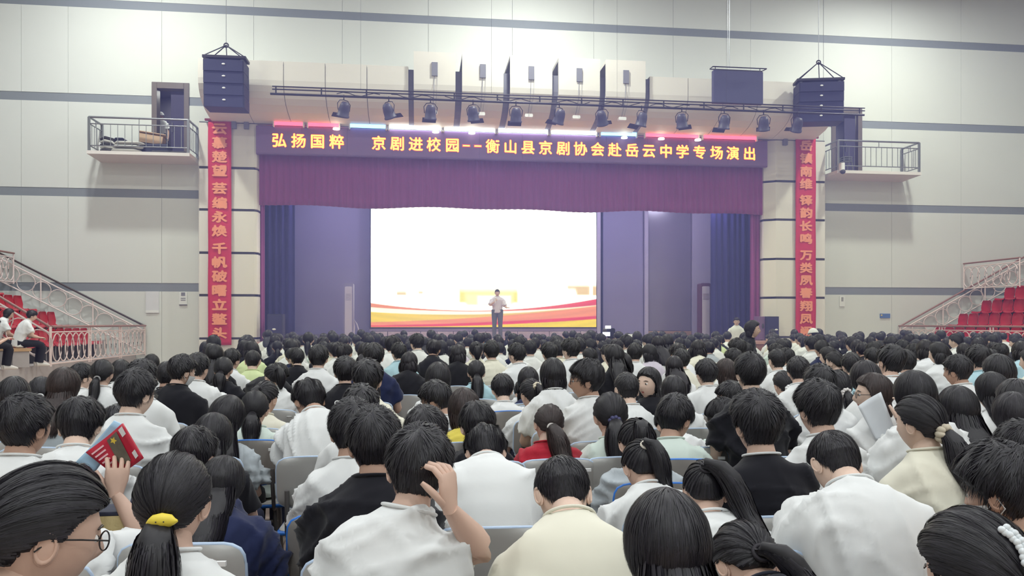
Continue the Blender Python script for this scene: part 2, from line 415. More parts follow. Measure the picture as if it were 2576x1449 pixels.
# ------------------------------------------------------------------ backdrop beside the screen
YD = 29.0
def panel_thing(name, label, cat, x0, x1, y0, y1, z0, z1, m, parts=(), group=None):
    r = empty(name, ((x0 + x1) / 2, (y0 + y1) / 2, z0)); tag(r, label, cat, group)
    cx, cy = r.location.x, r.location.y
    box_obj('board', (x0 - cx, x1 - cx, y0 - cy, y1 - cy, 0, z1 - z0), m, r, 0.008)
    for (nm, b, mm) in parts: box_obj(nm, (b[0] - cx, b[1] - cx, b[2] - cy, b[3] - cy, b[4] - z0, b[5] - z0), mm, r, 0.005)
    return r
M_POST = mat('post_lavender', (196, 190, 214), 0.5)
M_GLOSSGREY = mat('gloss_grey', (140, 134, 150), 0.22, nscale=1.5, noise=0.1, spec=0.7)
M_GOLD = mat('gold_plinth', (196, 160, 120), 0.3, nscale=5, noise=0.25)
x = lambda p: X(p, YD)
panel_thing('backdrop_panel', 'plain grey-lavender backdrop panel between navy curtain and screen', 'panel', x(730), x(940), YD, YD + 0.08, ZS, 8.2, M_BACKDROP,
            [('plinth', (x(735), x(930), YD - 0.12, YD, ZS, ZS + 0.18), M_GLOSSGREY)])
panel_thing('backdrop_panel', 'grey-lavender backdrop panel right up against the white screen edge and thin post', 'panel', x(1517), x(1619), YD, YD + 0.08, ZS, 8.2, M_BACKDROP)
panel_thing('backdrop_panel', 'glossy grey backdrop panel standing on a golden plinth', 'panel', x(1630), x(1738), YD, YD + 0.08, ZS + 0.28, 8.2, M_GLOSSGREY,
            [('plinth', (x(1630), x(1738), YD - 0.06, YD + 0.08, ZS, ZS + 0.27), M_GOLD)])
panel_thing('backdrop_post', 'thin pale lavender post between two backdrop panels', 'post', x(1619.5), x(1628.5), YD - 0.14, YD - 0.02, ZS, 8.2, M_POST)
panel_thing('backdrop_post', 'broad pale lavender column behind the tall slim cabinet with red edge', 'post', x(1740), x(1787), YD - 0.1, YD + 0.2, ZS, 8.2, M_POST)

# added fill lights, unseen behind the valance, brighten the dark backdrops
for xx in (-3.2, 0.6, 6.8, 10.2):
    r = empty('added_fill_light', (xx, 25.9, 6.6)); tag(r, 'flat blue fill light added unseen behind the crimson valance', 'light', 'added fill lights behind the valance')
    MB().rbox(-0.5, 0.5, -0.12, 0.12, 0.0, 0.2, 0.05, axis='x').build('housing', M_STEEL, r)
    box_obj('diffuser', (-0.46, 0.46, -0.09, 0.09, -0.012, 0.0), mat('added_fill_glow', (150, 150, 255), 0.5, emit=(150, 150, 255), estr=2.0), r)
    for s in (-1, 1): MB().tube([(s * 0.4, 0, 0.18), (s * 0.4, 0, 3.4)], 0.012, 5).build('hanger', M_STEEL, r)
    l = bpy.data.lights.new('added_fill_lamp', 'AREA'); l.shape = 'RECTANGLE'; l.size = 0.9; l.size_y = 0.16; l.energy = 75; l.color = (0.56, 0.54, 1.0)
    lo = bpy.data.objects.new('added_fill_lamp', l); COL.objects.link(lo); lo.parent = r; lo.location = (0, 0, -0.03); lo.rotation_euler = (math.radians(40), 0, 0)

# ------------------------------------------------------------------ LED screen
YSC = 28.5
sx0, sx1 = X(933, YSC), X(1500, YSC); sz0, sz1 = at(1200, 823, YSC).z, 6.75
scr = empty('led_screen', ((sx0 + sx1) / 2, YSC, ZS)); tag(scr, 'bright LED screen showing white sky above red and yellow ribbons', 'screen')
hw = (sx1 - sx0) / 2
box_obj('frame', (-hw - 0.05, hw + 0.05, 0.03, 0.25, sz0 - ZS - 0.06, sz1 - ZS + 0.05), M_STAGEDARK, scr, 0.01)
box_obj('side_edge', (hw + 0.03, hw + 0.17, -0.02, 0.25, 0, sz1 - ZS), M_POST, scr, 0.01)
box_obj('base', (-hw - 0.05, hw + 0.05, 0.02, 0.25, 0.28, sz0 - ZS - 0.06), mat('screen_base', (150, 140, 160), 0.5), scr)
bs = MB(); nb = 14
for k in range(nb): 
    a = -hw + 2 * hw * k / nb
    box_obj('base_tile', (a + 0.01, a + 2 * hw / nb - 0.01, 0.0, 0.2, 0, 0.27), mat('marble_gloss', (205, 188, 196), 0.18, nscale=7, noise=0.3, spec=0.8), scr, 0.006)
vv = np.concatenate([np.linspace(0, 0.24, 60)[:-1], np.linspace(0.24, 1, 18)]); nu, nv = 150, len(vv)
U, V = np.meshgrid(np.linspace(0, 1, nu), vv, indexing='xy')
# picture coordinates as in the photographed frame (x 187..2140, y down, bottom 1183)
sxp = 187 + U * (2140 - 187); vis = (sz1 - sz0) / (at(1200, 505, YSC).z - sz0)
syp = 1183 - V * (1183 - 85) * vis
def curve3(l, m, r):
    t = U; return l * (2 * t * t - 3 * t + 1) + m * (4 * t - 4 * t * t) + r * (2 * t * t - t)
Wc = np.array(lin((255, 255, 252))) * 3.2
img = np.broadcast_to(Wc, (nv, nu, 3)).copy()
def blob(x0, x1, y0, y1, rgb, soft=14, k=1.0):
    global img
    d = np.maximum(np.maximum(x0 - sxp, sxp - x1), np.maximum(y0 - syp, syp - y1))
    a = np.clip(0.5 - d / soft, 0, 1)[..., None]
    img = img * (1 - a) + np.array(lin(rgb)) * k * a
blob(930, 1450, 832, 975, (255, 246, 150), 30, 1.05); blob(1095, 1380, 912, 985, (255, 255, 245), 20, 1.6)
blob(990, 1400, 890, 1000, (255, 252, 200), 40, 1.2); blob(1095, 1380, 912, 985, (255, 255, 248), 20, 1.8)
for b in ((242, 278, 850, 890), (305, 350, 850, 890), (400, 490, 882, 908), (515, 552, 866, 890), (585, 626, 866, 896)): blob(*b, (252, 226, 190), 12, 1.0)
blob(1875, 1990, 815, 880, (253, 224, 186), 20); blob(1960, 2085, 792, 905, (251, 216, 172), 24); blob(2105, 2150, 810, 905, (250, 214, 170), 14)
for (cxx, cyy) in ((187, 85), (2140, 85)):
    d = np.hypot((sxp - cxx) / 190, (syp - cyy) / 380); a = np.clip(1 - d, 0, 1)[..., None] ** 1.3
    img = img * (1 - a) + np.array(lin((150, 235, 250))) * 1.1 * a
bnd = [curve3(975, 1036, 932), curve3(1012, 1046, 990), curve3(1052, 1070, 993), curve3(1140, 1094, 1000), curve3(1168, 1140, 1084), curve3(1181, 1166, 1112)]
cA = np.array(lin((246, 150, 118))) * (1 - U[..., None]) + np.array(lin((243, 70, 104))) * U[..., None]
cols = [cA, np.array(lin((255, 255, 246))) * 1.3 + 0 * cA, np.array(lin((255, 220, 70))) * (1 - U[..., None]) + np.array(lin((255, 205, 150))) * U[..., None],
        np.array(lin((255, 152, 122))) + 0 * cA, np.array(lin((240, 62, 100))) + 0 * cA, np.array(lin((255, 222, 48))) + 0 * cA]
for bd, c in zip(bnd, cols):
    a = np.clip((syp - bd) / 7 + 0.5, 0, 1)[..., None]; img = img * (1 - a) + c * a
streak = 0.06 * np.sin((syp - bnd[0]) / 9.0)[..., None] * (syp > bnd[0])[..., None]
img = np.clip(img * (1 + streak), 0, 8)
verts = np.stack([-hw + U * 2 * hw, 0 * U, (sz0 - ZS) + V * (sz1 - sz0)], -1).reshape(-1, 3)
q = grid_quads(nv, nu, False)[:, ::-1]
dm = MB().add(verts, q).mesh('display', [])
at_ = dm.color_attributes.new('picture', 'FLOAT_COLOR', 'POINT')
at_.data.foreach_set('color', np.concatenate([img, np.ones((nv, nu, 1))], -1).astype(np.float32).ravel())
ms = bpy.data.materials.new('screen_picture'); ms.use_nodes = True; nt = ms.node_tree
an = nt.nodes.new('ShaderNodeAttribute'); an.attribute_name = 'picture'
bb = nt.nodes['Principled BSDF']; bb.inputs['Base Color'].default_value = (0.02, 0.02, 0.02, 1); bb.inputs['Roughness'].default_value = 0.4
nt.links.new(an.outputs['Color'], bb.inputs['Emission Color']); bb.inputs['Emission Strength'].default_value = 2.0 ** (-vs.exposure)
dm.materials.append(ms)
do = bpy.data.objects.new('display', dm); COL.objects.link(do); do.parent = scr

# ------------------------------------------------------------------ LED letter sign across the opening
YB = 24.72
sg = empty('led_sign', (3.38, YB, 6.9)); tag(sg, 'long dark LED sign with glowing yellow Chinese characters above valance', 'sign')
sw = (OPEN_X[1] - OPEN_X[0]) / 2
box_obj('housing', (-sw, sw, 0, 0.14, 0, 0.9), mat('sign_face', (124, 92, 138), 0.45, nscale=0.5), sg, 0.01)
for k in range(12):
    a = -sw + 2 * sw * k / 12
    box_obj('module', (a + 0.006, a + 2 * sw / 12 - 0.006, -0.012, 0.0, 0.03, 0.87), mat('sign_face', (124, 92, 138)), sg)
M_LEDY = mat('led_yellow', (255, 220, 90), 0.5, emit=(255, 216, 84), estr=1.5)
M_LEDR = mat('led_red', (220, 40, 30), 0.5, emit=(236, 34, 30), estr=1.1)
txt = list('弘扬国粹') + list('京剧进校园') + ['-', '-'] + list('衡山县京剧协会赴岳云中学专场演出')
pxs = [703, 751, 799, 847, 953, 999, 1046, 1091, 1138, 1173, 1202, 1239, 1284, 1328, 1372, 1416, 1460, 1503, 1546, 1589.5, 1632, 1675, 1716.5, 1759, 1802, 1842.5, 1885]
ly, lr = MB(), MB()
for ch, px in zip(txt, pxs):
    xx = X(px, YB) - 3.38
    if ch == '-':
        ly.box(xx - 0.11, xx + 0.11, -0.024, -0.016, 0.42, 0.46); lr.box(xx - 0.13, xx + 0.13, -0.018, -0.014, 0.4, 0.48); continue
    add_glyph(ly, ch, Matrix.Translation((xx, -0.024, 0.445)) @ FACE, 0.47, 0.003, 0.007)
    add_glyph(lr, ch, Matrix.Translation((xx, -0.016, 0.445)) @ FACE, 0.47, 0.002, 0.022)
ly.build('lettering', M_LEDY, sg); lr.build('lettering_glow', M_LEDR, sg)

# light tubes on top of the sign: white-blue in the middle, red towards the ends
M_TUBEW = mat('tube_white', (235, 242, 255), 0.5, emit=(225, 236, 255), estr=7.0)
M_TUBEB = mat('tube_blue', (130, 200, 255), 0.5, emit=(120, 190, 255), estr=3.0)
M_TUBER = mat('tube_red', (255, 110, 130), 0.5, emit=(255, 70, 100), estr=2.6)
tubes = [(690, 765, 'r'), (775, 855, 'r'), (880, 972, 'b'), (978, 1111, 'w'), (1116, 1246, 'w'), (1251, 1378, 'w'), (1383, 1500, 'w'), (1508, 1600, 'b'), (1620, 1755, 'r'), (1765, 1900, 'r')]
for a, b, k in tubes:
    xa, xb = X(a, YB), X(b, YB)
    t = empty('light_tube', ((xa + xb) / 2, YB - 0.08, 7.81))
    nm = {'r': 'red', 'b': 'blue', 'w': 'white'}[k]
    tag(t, 'glowing %s strip light along the top of the letter sign' % nm, 'light', '%s strip lights above the letter sign' % nm)
    hwid = (xb - xa) / 2
    MB().rbox(-hwid, hwid, -0.05, 0.05, 0.0, 0.25, 0.045, axis='x').build('tube', {'r': M_TUBER, 'b': M_TUBEB, 'w': M_TUBEW}[k], t)
    for s in (-1, 1): box_obj('end_clip', (s * hwid - 0.02, s * hwid + 0.02, -0.055, 0.055, -0.06, 0.14), M_WHITE, t)
for px in (846, 1096, 1187, 1570, 1663, 1755):
    xx = X(px, YB - 0.2)
    t = empty('downlight', (xx, YB - 0.22, 7.72)); tag(t, 'small round white downlight in front of the letter sign', 'light', 'small downlights before the letter sign')
    MB().lathe([(0.001, 0.03), (0.1, 0.02), (0.11, -0.03), (0.001, -0.04)], 14).build('lens', mat('down_glow', (250, 250, 240), 0.5, emit=(255, 252, 240), estr=2.5), t, True)
    MB().tube([(0, 0, 0), (0.0, 0.2, 0.1)], 0.012).build('arm', M_STEEL, t)

# ------------------------------------------------------------------ red couplet banners on the pillars
M_RED = mat('banner_red', (204, 36, 70), 0.7, nscale=4, noise=0.08)
M_REDD = mat('banner_red_dark', (120, 26, 48), 0.7)
M_CHAR = mat('banner_gold', (248, 156, 116), 0.5)
def red_banner(px0, px1, ptop, pbot, chars, ys, label):
    Yb = YP - 0.09
    x0, x1 = X(px0, Yb), X(px1, Yb); cx = (x0 + x1) / 2; pc = (px0 + px1) / 2
    z1, z0 = at(pc, ptop, Yb).z, at(pc, pbot, Yb).z
    o = empty('red_banner', (cx, Yb, z0)); tag(o, label, 'banner', 'red couplet banners on the stage pillars')
    n, nz = 9, 60; u = np.linspace(-1, 1, n); t = np.linspace(0, 1, nz)
    T, UU = np.meshgrid(t, u, indexing='ij')
    w = (x1 - x0) / 2
    ripple = lambda uu, tt: 0.012 * np.sin(tt * 21 + uu) + 0.006 * np.sin(uu * 3 + tt * 9)
    Vv = np.stack([UU * w, ripple(UU, T), T * (z1 - z0)], -1).reshape(-1, 3)
    c = MB().add(Vv, grid_quads(nz, n, False)).build('cloth', M_RED, o, True)
    s = c.modifiers.new('thickness', 'SOLIDIFY'); s.thickness = 0.006
    box_obj('rod', (-w - 0.1, w + 0.1, -0.03, 0.04, z1 - z0 - 0.02, z1 - z0 + 0.05), M_REDD, o, 0.01)
    lt = MB()
    for ch, py in zip(chars, ys):
        zc = at(pc, py, Yb).z - z0
        add_glyph(lt, ch, Matrix.Translation((0.0, -0.032, zc)) @ Matrix.Diagonal((1.12, 1, 0.88, 1)) @ FACE, 0.42, 0.003, 0.019)
    lt.build('lettering', M_CHAR, o)
red_banner(523.5, 582, 303, 868, '云慕楚望芸编永焕千帆破曙立鳌头', [324, 360, 395, 430, 474, 511, 546, 581, 625, 660, 695, 731, 767, 803, 838],
           'long red cloth banner with gold characters beside the balcony holding boxes')
red_banner(2001.5, 2052, 346, 862, '岳镇南维铎韵长鸣万类夙春翔凤阙', [367, 399, 432, 463, 504, 536, 569, 601, 642, 674, 705, 737, 770, 802, 834],
           'long red cloth banner with gold characters beside the empty balcony')

# ------------------------------------------------------------------ lighting bar with hanging spotlights
YT = 21.6
ta, tb = X(680, YT), X(2174, YT); ZT = 7.9
tr = empty('lighting_bar', ((ta + tb) / 2, YT, ZT)); tag(tr, 'long dark steel lighting bar with double top rail before canopy', 'lighting bar')
h2 = (tb - ta) / 2
MB().tube([(-h2, 0, 0), (h2, 0, 0)], 0.032, 8).build('pipe', M_STEEL, tr, True)
for dy, dz in ((0.0, 0.21), (0.0, 0.13)):
    MB().tube([(-h2 + 0.05, dy, dz), (h2 + 0.02, dy, dz)], 0.018, 6).build('rail', M_STEEL, tr, True)
for k in range(15):
    xx = -h2 + 0.15 + (2 * h2 - 0.3) * k / 14
    MB().tube([(xx, 0, 0), (xx, 0, 0.21)], 0.02, 6).build('strut', M_STEEL, tr)
for xx in (-h2 * 0.72, -h2 * 0.3, h2 * 0.12, h2 * 0.5, h2 * 0.85):
    MB().tube([(xx, 0, 0.2), (xx, 0.0, 6.65)], 0.003, 4).build('stay_wire', M_STEEL, tr)
cab = MB()
for k in range(9):
    a = -h2 + 1.8 + k * (2 * h2 - 4) / 9; pts = [(a + t * 1.2, 0.02, 0.04 + 0.05 * math.sin(t * 9 + k) + 0.03) for t in np.linspace(0, 1, 8)]
    cab.tube(pts, 0.012, 5)
cab.build('cable', M_STEEL, tr, True)
M_LENS = mat('lens_glass', (70, 74, 110), 0.15, spec=0.8)
def spotlight(x, tilt, yaw):
    s = empty('stage_spotlight', (x, YT, ZT)); tag(s, 'dark stage spotlight hanging from the long lighting bar', 'spotlight', 'stage spotlights on the lighting bar')
    MB().torus(0.036, 0.012, rot(0, math.pi / 2, 0)).build('clamp', M_STEEL, s, True)
    y = MB(); y.tube([(0, 0, -0.04), (0, 0, -0.10)], 0.016)
    y.tube([(-0.17, 0, -0.40), (-0.19, 0, -0.22), (-0.12, 0, -0.12), (0, 0, -0.10), (0.12, 0, -0.12), (0.19, 0, -0.22), (0.17, 0, -0.40)], 0.012)
    y.build('yoke', M_STEEL, s, True).rotation_euler = (0, 0, yaw)
    R = rot(0, 0, yaw) @ rot(0, 0, 0, (0, 0, -0.40)) @ rot(tilt, 0, 0)
    MB().lathe([(0.001, 0.24), (0.09, 0.235), (0.13, 0.16), (0.15, 0.05), (0.16, -0.12), (0.18, -0.13), (0.18, -0.17), (0.15, -0.17), (0.14, -0.1)], 18, R).build('housing', mat('spot_body', (62, 58, 78), 0.5), s, True)
    MB().lathe([(0.001, -0.145), (0.145, -0.15), (0.145, -0.12)], 18, R).build('lens', M_LENS, s, True)
    MB().box(-0.2, 0.2, -0.004, 0.004, -0.32, -0.16, 0, R @ rot(0.5, 0, 0, (0, 0.17, 0.0))).build('barn_door', M_STEEL, s)
for k, px in enumerate((865, 978, 1083, 1190, 1298, 1407, 1514, 1614, 1715, 1822, 1921, 2005)):
    spotlight(X(px, YT), (0.5, 0.6, 0.35, 0.4, 0.3)[k % 5], (0.5, -0.6, 0.1, -0.4, 0.0, 0.5, -0.5)[k % 7])

# ------------------------------------------------------------------ flown loudspeakers and the dark panel
def line_array(px0, px1, ptop, pbot, Y, yaw, label, apex):
    x0, x1 = X(px0, Y), X(px1, Y); pc = (px0 + px1) / 2; z1, z0 = at(pc, ptop, Y).z, at(pc, pbot, Y).z
    r = empty('line_array_speaker', ((x0 + x1) / 2, Y, z0), yaw); tag(r, label, 'speaker', 'flown line array speakers'); w = (x1 - x0) / 2
    n = 4; h = (z1 - z0) / n
    for k in range(n):
        lean = 0.02 * (n - 1 - k)
        c = MB().rbox(-w, w, -0.02 + lean, 0.62 + lean, h * k + 0.003, h * (k + 1) - 0.003, 0.01, axis='y').build('cabinet', M_BLACKBOX, r)
        box_obj('grille', (-w + 0.04, w - 0.04, -0.035 + lean, -0.02 + lean, h * k + 0.008, h * (k + 1) - 0.008), mat('grille_navy', (40, 40, 74), 0.75, nscale=90, noise=0.3), c)
        MB().sphere((0, -0.04 + lean, h * k + h * 0.6), (0.05, 0.012, 0.025), 10, 6).build('badge', M_WHITE, c, True)
    box_obj('flying_frame', (-w - 0.04, w + 0.04, 0.02, 0.55, z1 - z0 + 0.06, z1 - z0 + 0.14), M_STEEL, r, 0.01)
    for s in (-1, 1): box_obj('frame_link', (s * w * 0.85 - 0.04, s * w * 0.85 + 0.04, 0.1, 0.5, z1 - z0 - 0.01, z1 - z0 + 0.07), M_GREYSTEEL, r)
    zt = apex
    for sx in (-1, 1):
        for y in (0.05, 0.52): MB().tube([(sx * w, y, z1 - z0 + 0.12), (0, 0.28, zt)], 0.016, 5).build('sling', M_STEEL, r)
    MB().tube([(0.02, 0.28, z1 - z0 + 0.12), (0, 0.28, zt)], 0.014, 5).build('sling', M_STEEL, r)
    MB().torus(0.06, 0.02, rot(math.pi / 2, 0, 0, (0, 0.28, zt))).build('shackle', M_STEEL, r, True)
    MB().tube([(0, 0.28, zt), (0, 0.28, 14.55 - z0)], 0.009, 5).build('hoist_wire', M_GREYSTEEL, r)
line_array(511, 614, 150, 268, 22.4, 0.0, 'dark navy line array speaker hung beside the balcony with stored boxes', 1.85)
line_array(2014, 2118, 206, 305, 22.4, -0.22, 'dark navy line array speaker hung beside the square hanging panel', 1.95)
Yq = 21.9
x0, x1 = X(1795, Yq), X(1920, Yq); z1, z0 = at(1857, 178, Yq).z, at(1857, 260, Yq).z
r = empty('hanging_panel', ((x0 + x1) / 2, Yq, z0)); tag(r, 'square slate-grey panel hanging from a thin frame before the canopy', 'panel')
w = (x1 - x0) / 2; h = z1 - z0
box_obj('board', (-w, w, 0, 0.16, 0, h), mat('slate_board', (72, 72, 104), 0.6, nscale=3), r, 0.012)
MB().tube([(-w - 0.06, -0.1, h + 0.06), (w + 0.06, -0.1, h + 0.06), (w + 0.1, 0.3, h + 0.12), (-w + 0.0, 0.3, h + 0.12), (-w - 0.06, -0.1, h + 0.06)], 0.018, 5).build('hanging_frame', M_STEEL, r)
for s in (-1, 1): MB().tube([(s * w * 0.9, 0.06, h - 0.02), (s * w * 0.9, 0.06, h + 0.1)], 0.015, 5).build('hook', M_STEEL, r)
MB().tube([(-0.25, 0.1, h + 0.1), (-0.22, 0.1, 14.55 - z0)], 0.009, 5).build('hoist_wire', M_GREYSTEEL, r)
MB().tube([(-0.22, 0.3, h + 0.12), (-0.2, 0.3, 14.55 - z0)], 0.006, 5).build('hoist_wire', M_GREYSTEEL, r)

# ------------------------------------------------------------------ things standing on the stage
def column_cabinet(px0, px1, ptop, Y, m, edge, label):
    x0, x1 = X(px0, Y), X(px1, Y); z1 = at(px0, ptop, Y).z
    r = empty('column_cabinet', ((x0 + x1) / 2, Y, ZS)); tag(r, label, 'cabinet'); w = (x1 - x0) / 2; h = z1 - ZS
    MB().rbox(-w, w, 0, 0.38, 0.05, h, 0.06, axis='y').build('casing', edge, r)
    MB().rbox(-w + 0.05, w - 0.05, -0.02, 0.01, 0.1, h - 0.12, 0.04, axis='y').build('front_panel', m, r)
    box_obj('plinth', (-w + 0.02, w - 0.02, 0.02, 0.36, 0, 0.06), M_DARK, r)
    for k in range(5): box_obj('louvre', (-w + 0.08, w - 0.08, -0.026, -0.018, h * 0.8 - k * 0.05, h * 0.8 - k * 0.05 + 0.015), edge, r)
    return r
column_cabinet(864, 889, 712, 27.2, mat('cab_lav', (206, 200, 220), 0.4), M_BACKDROP, 'tall slim grey column cabinet beside the screen and a looped cord')
column_cabinet(1763, 1788, 712, 26.9, mat('cab_lav'  , (0, 0, 0)), mat('cab_red', (96, 48, 66), 0.35), 'tall slim column cabinet with dark red edge before navy curtain')
def stage_speaker(px0, px1, ptop, Y, side, label, badge):
    x0, x1 = X(px0, Y), X(px1, Y); z1 = at(px0, ptop, Y).z
    r = empty('stage_speaker', ((x0 + x1) / 2, Y, ZS)); tag(r, label, 'speaker', 'loudspeakers on the stage edge'); w = (x1 - x0) / 2; h = z1 - ZS
    MB().rbox(-w, w, 0.02, 0.5, 0.02, h, 0.03, axis='z').build('cabinet', M_BLACKBOX, r)
    box_obj('grille', (-w + 0.03, w - 0.03, 0.0, 0.03, 0.06, h - 0.04), mat('grille_navy', (0, 0, 0)), r, 0.01)
    MB().sphere((badge, -0.005, h * 0.45), (0.06, 0.012, 0.03), 10, 6).build('badge', M_WHITE, r, True)
    for s in (-1, 1):
        for y in (0.06, 0.44): MB().lathe([(0.001, 0.0), (0.025, 0.0), (0.025, 0.025), (0.001, 0.025)], 8, rot(loc=(s * (w - 0.05), y, 0))).build('foot', M_DARK, r)
    if side: 
        box_obj('side_panel', (-w - 0.22, -w, 0.1, 0.5, 0.02, h), mat('speaker_side', (120, 92, 128), 0.4), r, 0.01)
        MB().sphere((-w - 0.08, 0.09, h * 0.6), (0.04, 0.01, 0.09), 8, 6).build('handle_recess', M_DARK, r, True)
stage_speaker(671, 711, 790, 24.6, False, 'dark stage loudspeaker with a white badge beside crimson curtain edge', -0.02)
stage_speaker(1928, 1961, 796, 24.3, True, 'dark stage loudspeaker with a pale side before the white pillar', 0.12)
# loop of cord
tag(MB().tube([tuple(at(890, 845, 26.5) + Vector((dx, 0, dz))) for dx, dz in ((0, -0.16), (0.02, 0.3), (0.0, 0.58), (0.1, 0.42), (0.2, 0.1), (0.22, -0.16))], 0.02, 6).build('looped_cord', M_POST, None, True),
    'pale looped cord standing up beside the grey column cabinet', 'cord')

# ------------------------------------------------------------------ balconies
def balcony(x0, x1, left, label):
    yb = YW - 1.05
    r = empty('balcony', ((x0 + x1) / 2, YW, 6.6)); tag(r, label, 'balcony', kind='structure'); w = (x1 - x0) / 2; dy = yb - YW
    MB().add([(-w, 0, 0), (w, 0, 0), (w - 0.0, dy, 0.05), (-w, dy, 0.05), (-w, 0, 0.15), (w, 0, 0.15), (w, dy, 0.15), (-w, dy, 0.15)],
             [[0, 3, 2, 1], [4, 5, 6, 7], [0, 1, 5, 4], [3, 7, 6, 2], [0, 4, 7, 3], [1, 2, 6, 5]]).build('slab', mat('slab_paint', (222, 216, 212), 0.6), r)
    def run(a, b, nm):
        a, b = Vector(a), Vector(b); L = (b - a).length; k = max(2, round(L / 0.2))
        for z in (1.12,): MB().tube([a + Vector((0, 0, z)), b + Vector((0, 0, z))], 0.032, 8).build('handrail', M_GREYSTEEL, r, True)
        for z in (0.92, 0.26): MB().tube([a + Vector((0, 0, z)), b + Vector((0, 0, z))], 0.018, 6).build('rail', M_GREYSTEEL, r, True)
        for i in range(k + 1):
            p = a.lerp(b, i / k); MB().tube([p + Vector((0, 0, 0.26)), p + Vector((0, 0, 0.92))], 0.010, 5).build('baluster', M_GREYSTEEL, r)
        m = a.lerp(b, 0.5); MB().tube([m + Vector((0, 0, 0.92)), m + Vector((0, 0, 1.12))], 0.012, 5).build('baluster', M_GREYSTEEL, r)
    i = 0.05
    run((-w + i, dy + i, 0.05), (w - i, dy + i, 0.05), 'f'); run((-w + i, dy + i, 0.05), (-w + i, -0.05, 0.05), 's'); run((w - i, dy + i, 0.05), (w - i, -0.05, 0.05), 's')
    for sx in (-w + i, w - i):
        for sy in (dy + i, -0.06): MB().box(sx - 0.035, sx + 0.035, sy - 0.03, sy + 0.03, 0.14, 1.17).build('post', M_GREYSTEEL, r, bevel=0.005)
    return r
balcony(-9.95, -6.98, True, 'balcony with steel railing, stored boxes and bundles behind it')
balcony(14.12, 17.2, False, 'nearly empty balcony with steel railing beside the line array speaker')
# clutter on the balcony
def cl(px, z=6.75, y=24.75): return Vector((X(px, y), y, z))
M_CARD = mat('cardboard', (196, 166, 138), 0.8); M_NAVYBAG = mat('navy_bag', (48, 50, 72), 0.7); M_GREYCL = mat('grey_cloth', (196, 194, 188), 0.85, bump=0.3, bscale=12)
r = empty('cardboard_box', cl(378)); tag(r, 'open tan cardboard box tilted on the balcony floor', 'box')
R = rot(0, 0.12, 0.1)
MB().box(-0.34, 0.34, -0.2, 0.25, 0.36, 0.62, 0, R).build('carton', M_CARD, r, bevel=0.006)
MB().box(-0.36, 0.42, -0.42, -0.2, 0.58, 0.6, 0, R @ rot(-0.3)).build('flap', M_CARD, r)
o = MB().rbox(-0.5, 0.5, -0.22, 0.25, 0.0, 0.36, 0.08, axis='x').build('storage_chest', M_NAVYBAG, None); o.location = cl(385); tag(o, 'long dark navy chest under the tilted cardboard box', 'chest')
o = MB().rbox(-0.14, 0.14, -0.2, 0.2, 0, 0.5, 0.05, axis='y').build('navy_bag', M_NAVYBAG, None); o.location = cl(306); tag(o, 'upright dark navy bag between bundle and cardboard box', 'bag')
r = empty('striped_bundle', cl(274, y=24.6)); tag(r, 'striped grey and black cloth bundle at the balcony rail end', 'bundle')
for k in range(5):
    MB().loft([(-0.25, 0, 0.10 + k * 0.085), (-0.1, 0.02, 0.13 + k * 0.09), (0.12, 0, 0.10 + k * 0.085), (0.2, 0, 0.06 + k * 0.07)], [0.05, 0.13, 0.12, 0.04], [0.03, 0.06, 0.05, 0.03], 8).build('fold', M_GREYCL if k % 2 else M_DARK, r, True)
for k in range(3):
    o = MB().loft([(-0.42, 0, 0.0), (-0.3, 0, 0.0), (0.3, 0, 0.0), (0.44, 0, 0.0)], [0.06, 0.24, 0.24, 0.05], [0.03, 0.06, 0.06, 0.02], 10).build('folded_quilt', M_GREYCL, None, True)
    o.location = cl(318 + 4 * k, 6.82 + 0.115 * k, 24.45); tag(o, 'grey folded quilt in the stack before the navy bag', 'quilt', 'folded quilts on the balcony')
o = MB().rbox(-0.28, 0.28, -0.1, 0.1, 0, 0.42, 0.04, axis='y').build('white_carton', M_WHITE, None, bevel=0.01); o.location = cl(276, y=24.95); tag(o, 'white carton behind the striped bundle on the balcony', 'box')
o = MB().box(-0.5, 0.5, -0.08, 0.08, 0, 0.09).build('dark_mat_roll', M_DARK, None, bevel=0.03); o.location = cl(425, 6.75, 24.4); tag(o, 'low dark rolled mat along the balcony edge', 'mat')
# wall camera under the far balcony, cable on the pillar
r = empty('security_camera', (X(2117, 24.1), 24.1, at(2117, 430, 24.1).z)); tag(r, 'small white security camera at the edge of the empty balcony', 'camera')
MB().rbox(-0.07, 0.07, -0.12, 0.12, 0.0, 0.26, 0.05, axis='z').build('housing', M_WHITE, r); MB().sphere((0, -0.08, -0.04), (0.09, 0.09, 0.08)).build('dome', M_DARK, r, True)
# small things on the wall
def wall_sign(px0, px1, py0, py1, m, name, label, cat, extra=()):
    a, b = at(px0, py1, YW - 0.02), at(px1, py0, YW - 0.02)
    r = empty(name, (a.x, YW - 0.02, a.z)); tag(r, label, cat)
    box_obj('sheet', (0, b.x - a.x, -0.012, 0.02, 0, b.z - a.z), m, r)
    for nm, f, mm in extra: box_obj(nm, ((b.x - a.x) * f[0], (b.x - a.x) * f[1], -0.018, -0.012, (b.z - a.z) * f[2], (b.z - a.z) * f[3]), mm, r)
wall_sign(451, 471, 735, 768, mat('paper', (226, 228, 226), 0.7), 'notice', 'small pale notice with grey print on wall beside the pillar', 'notice',
          [('print', (0.25, 0.75, 0.72, 0.98), M_SLOT), ('print', (0.2, 0.8, 0.5, 0.56), M_SLOT), ('print', (0.2, 0.8, 0.36, 0.42), M_SLOT), ('print', (0.0, 1.0, 0.0, 0.06), M_DARK)])
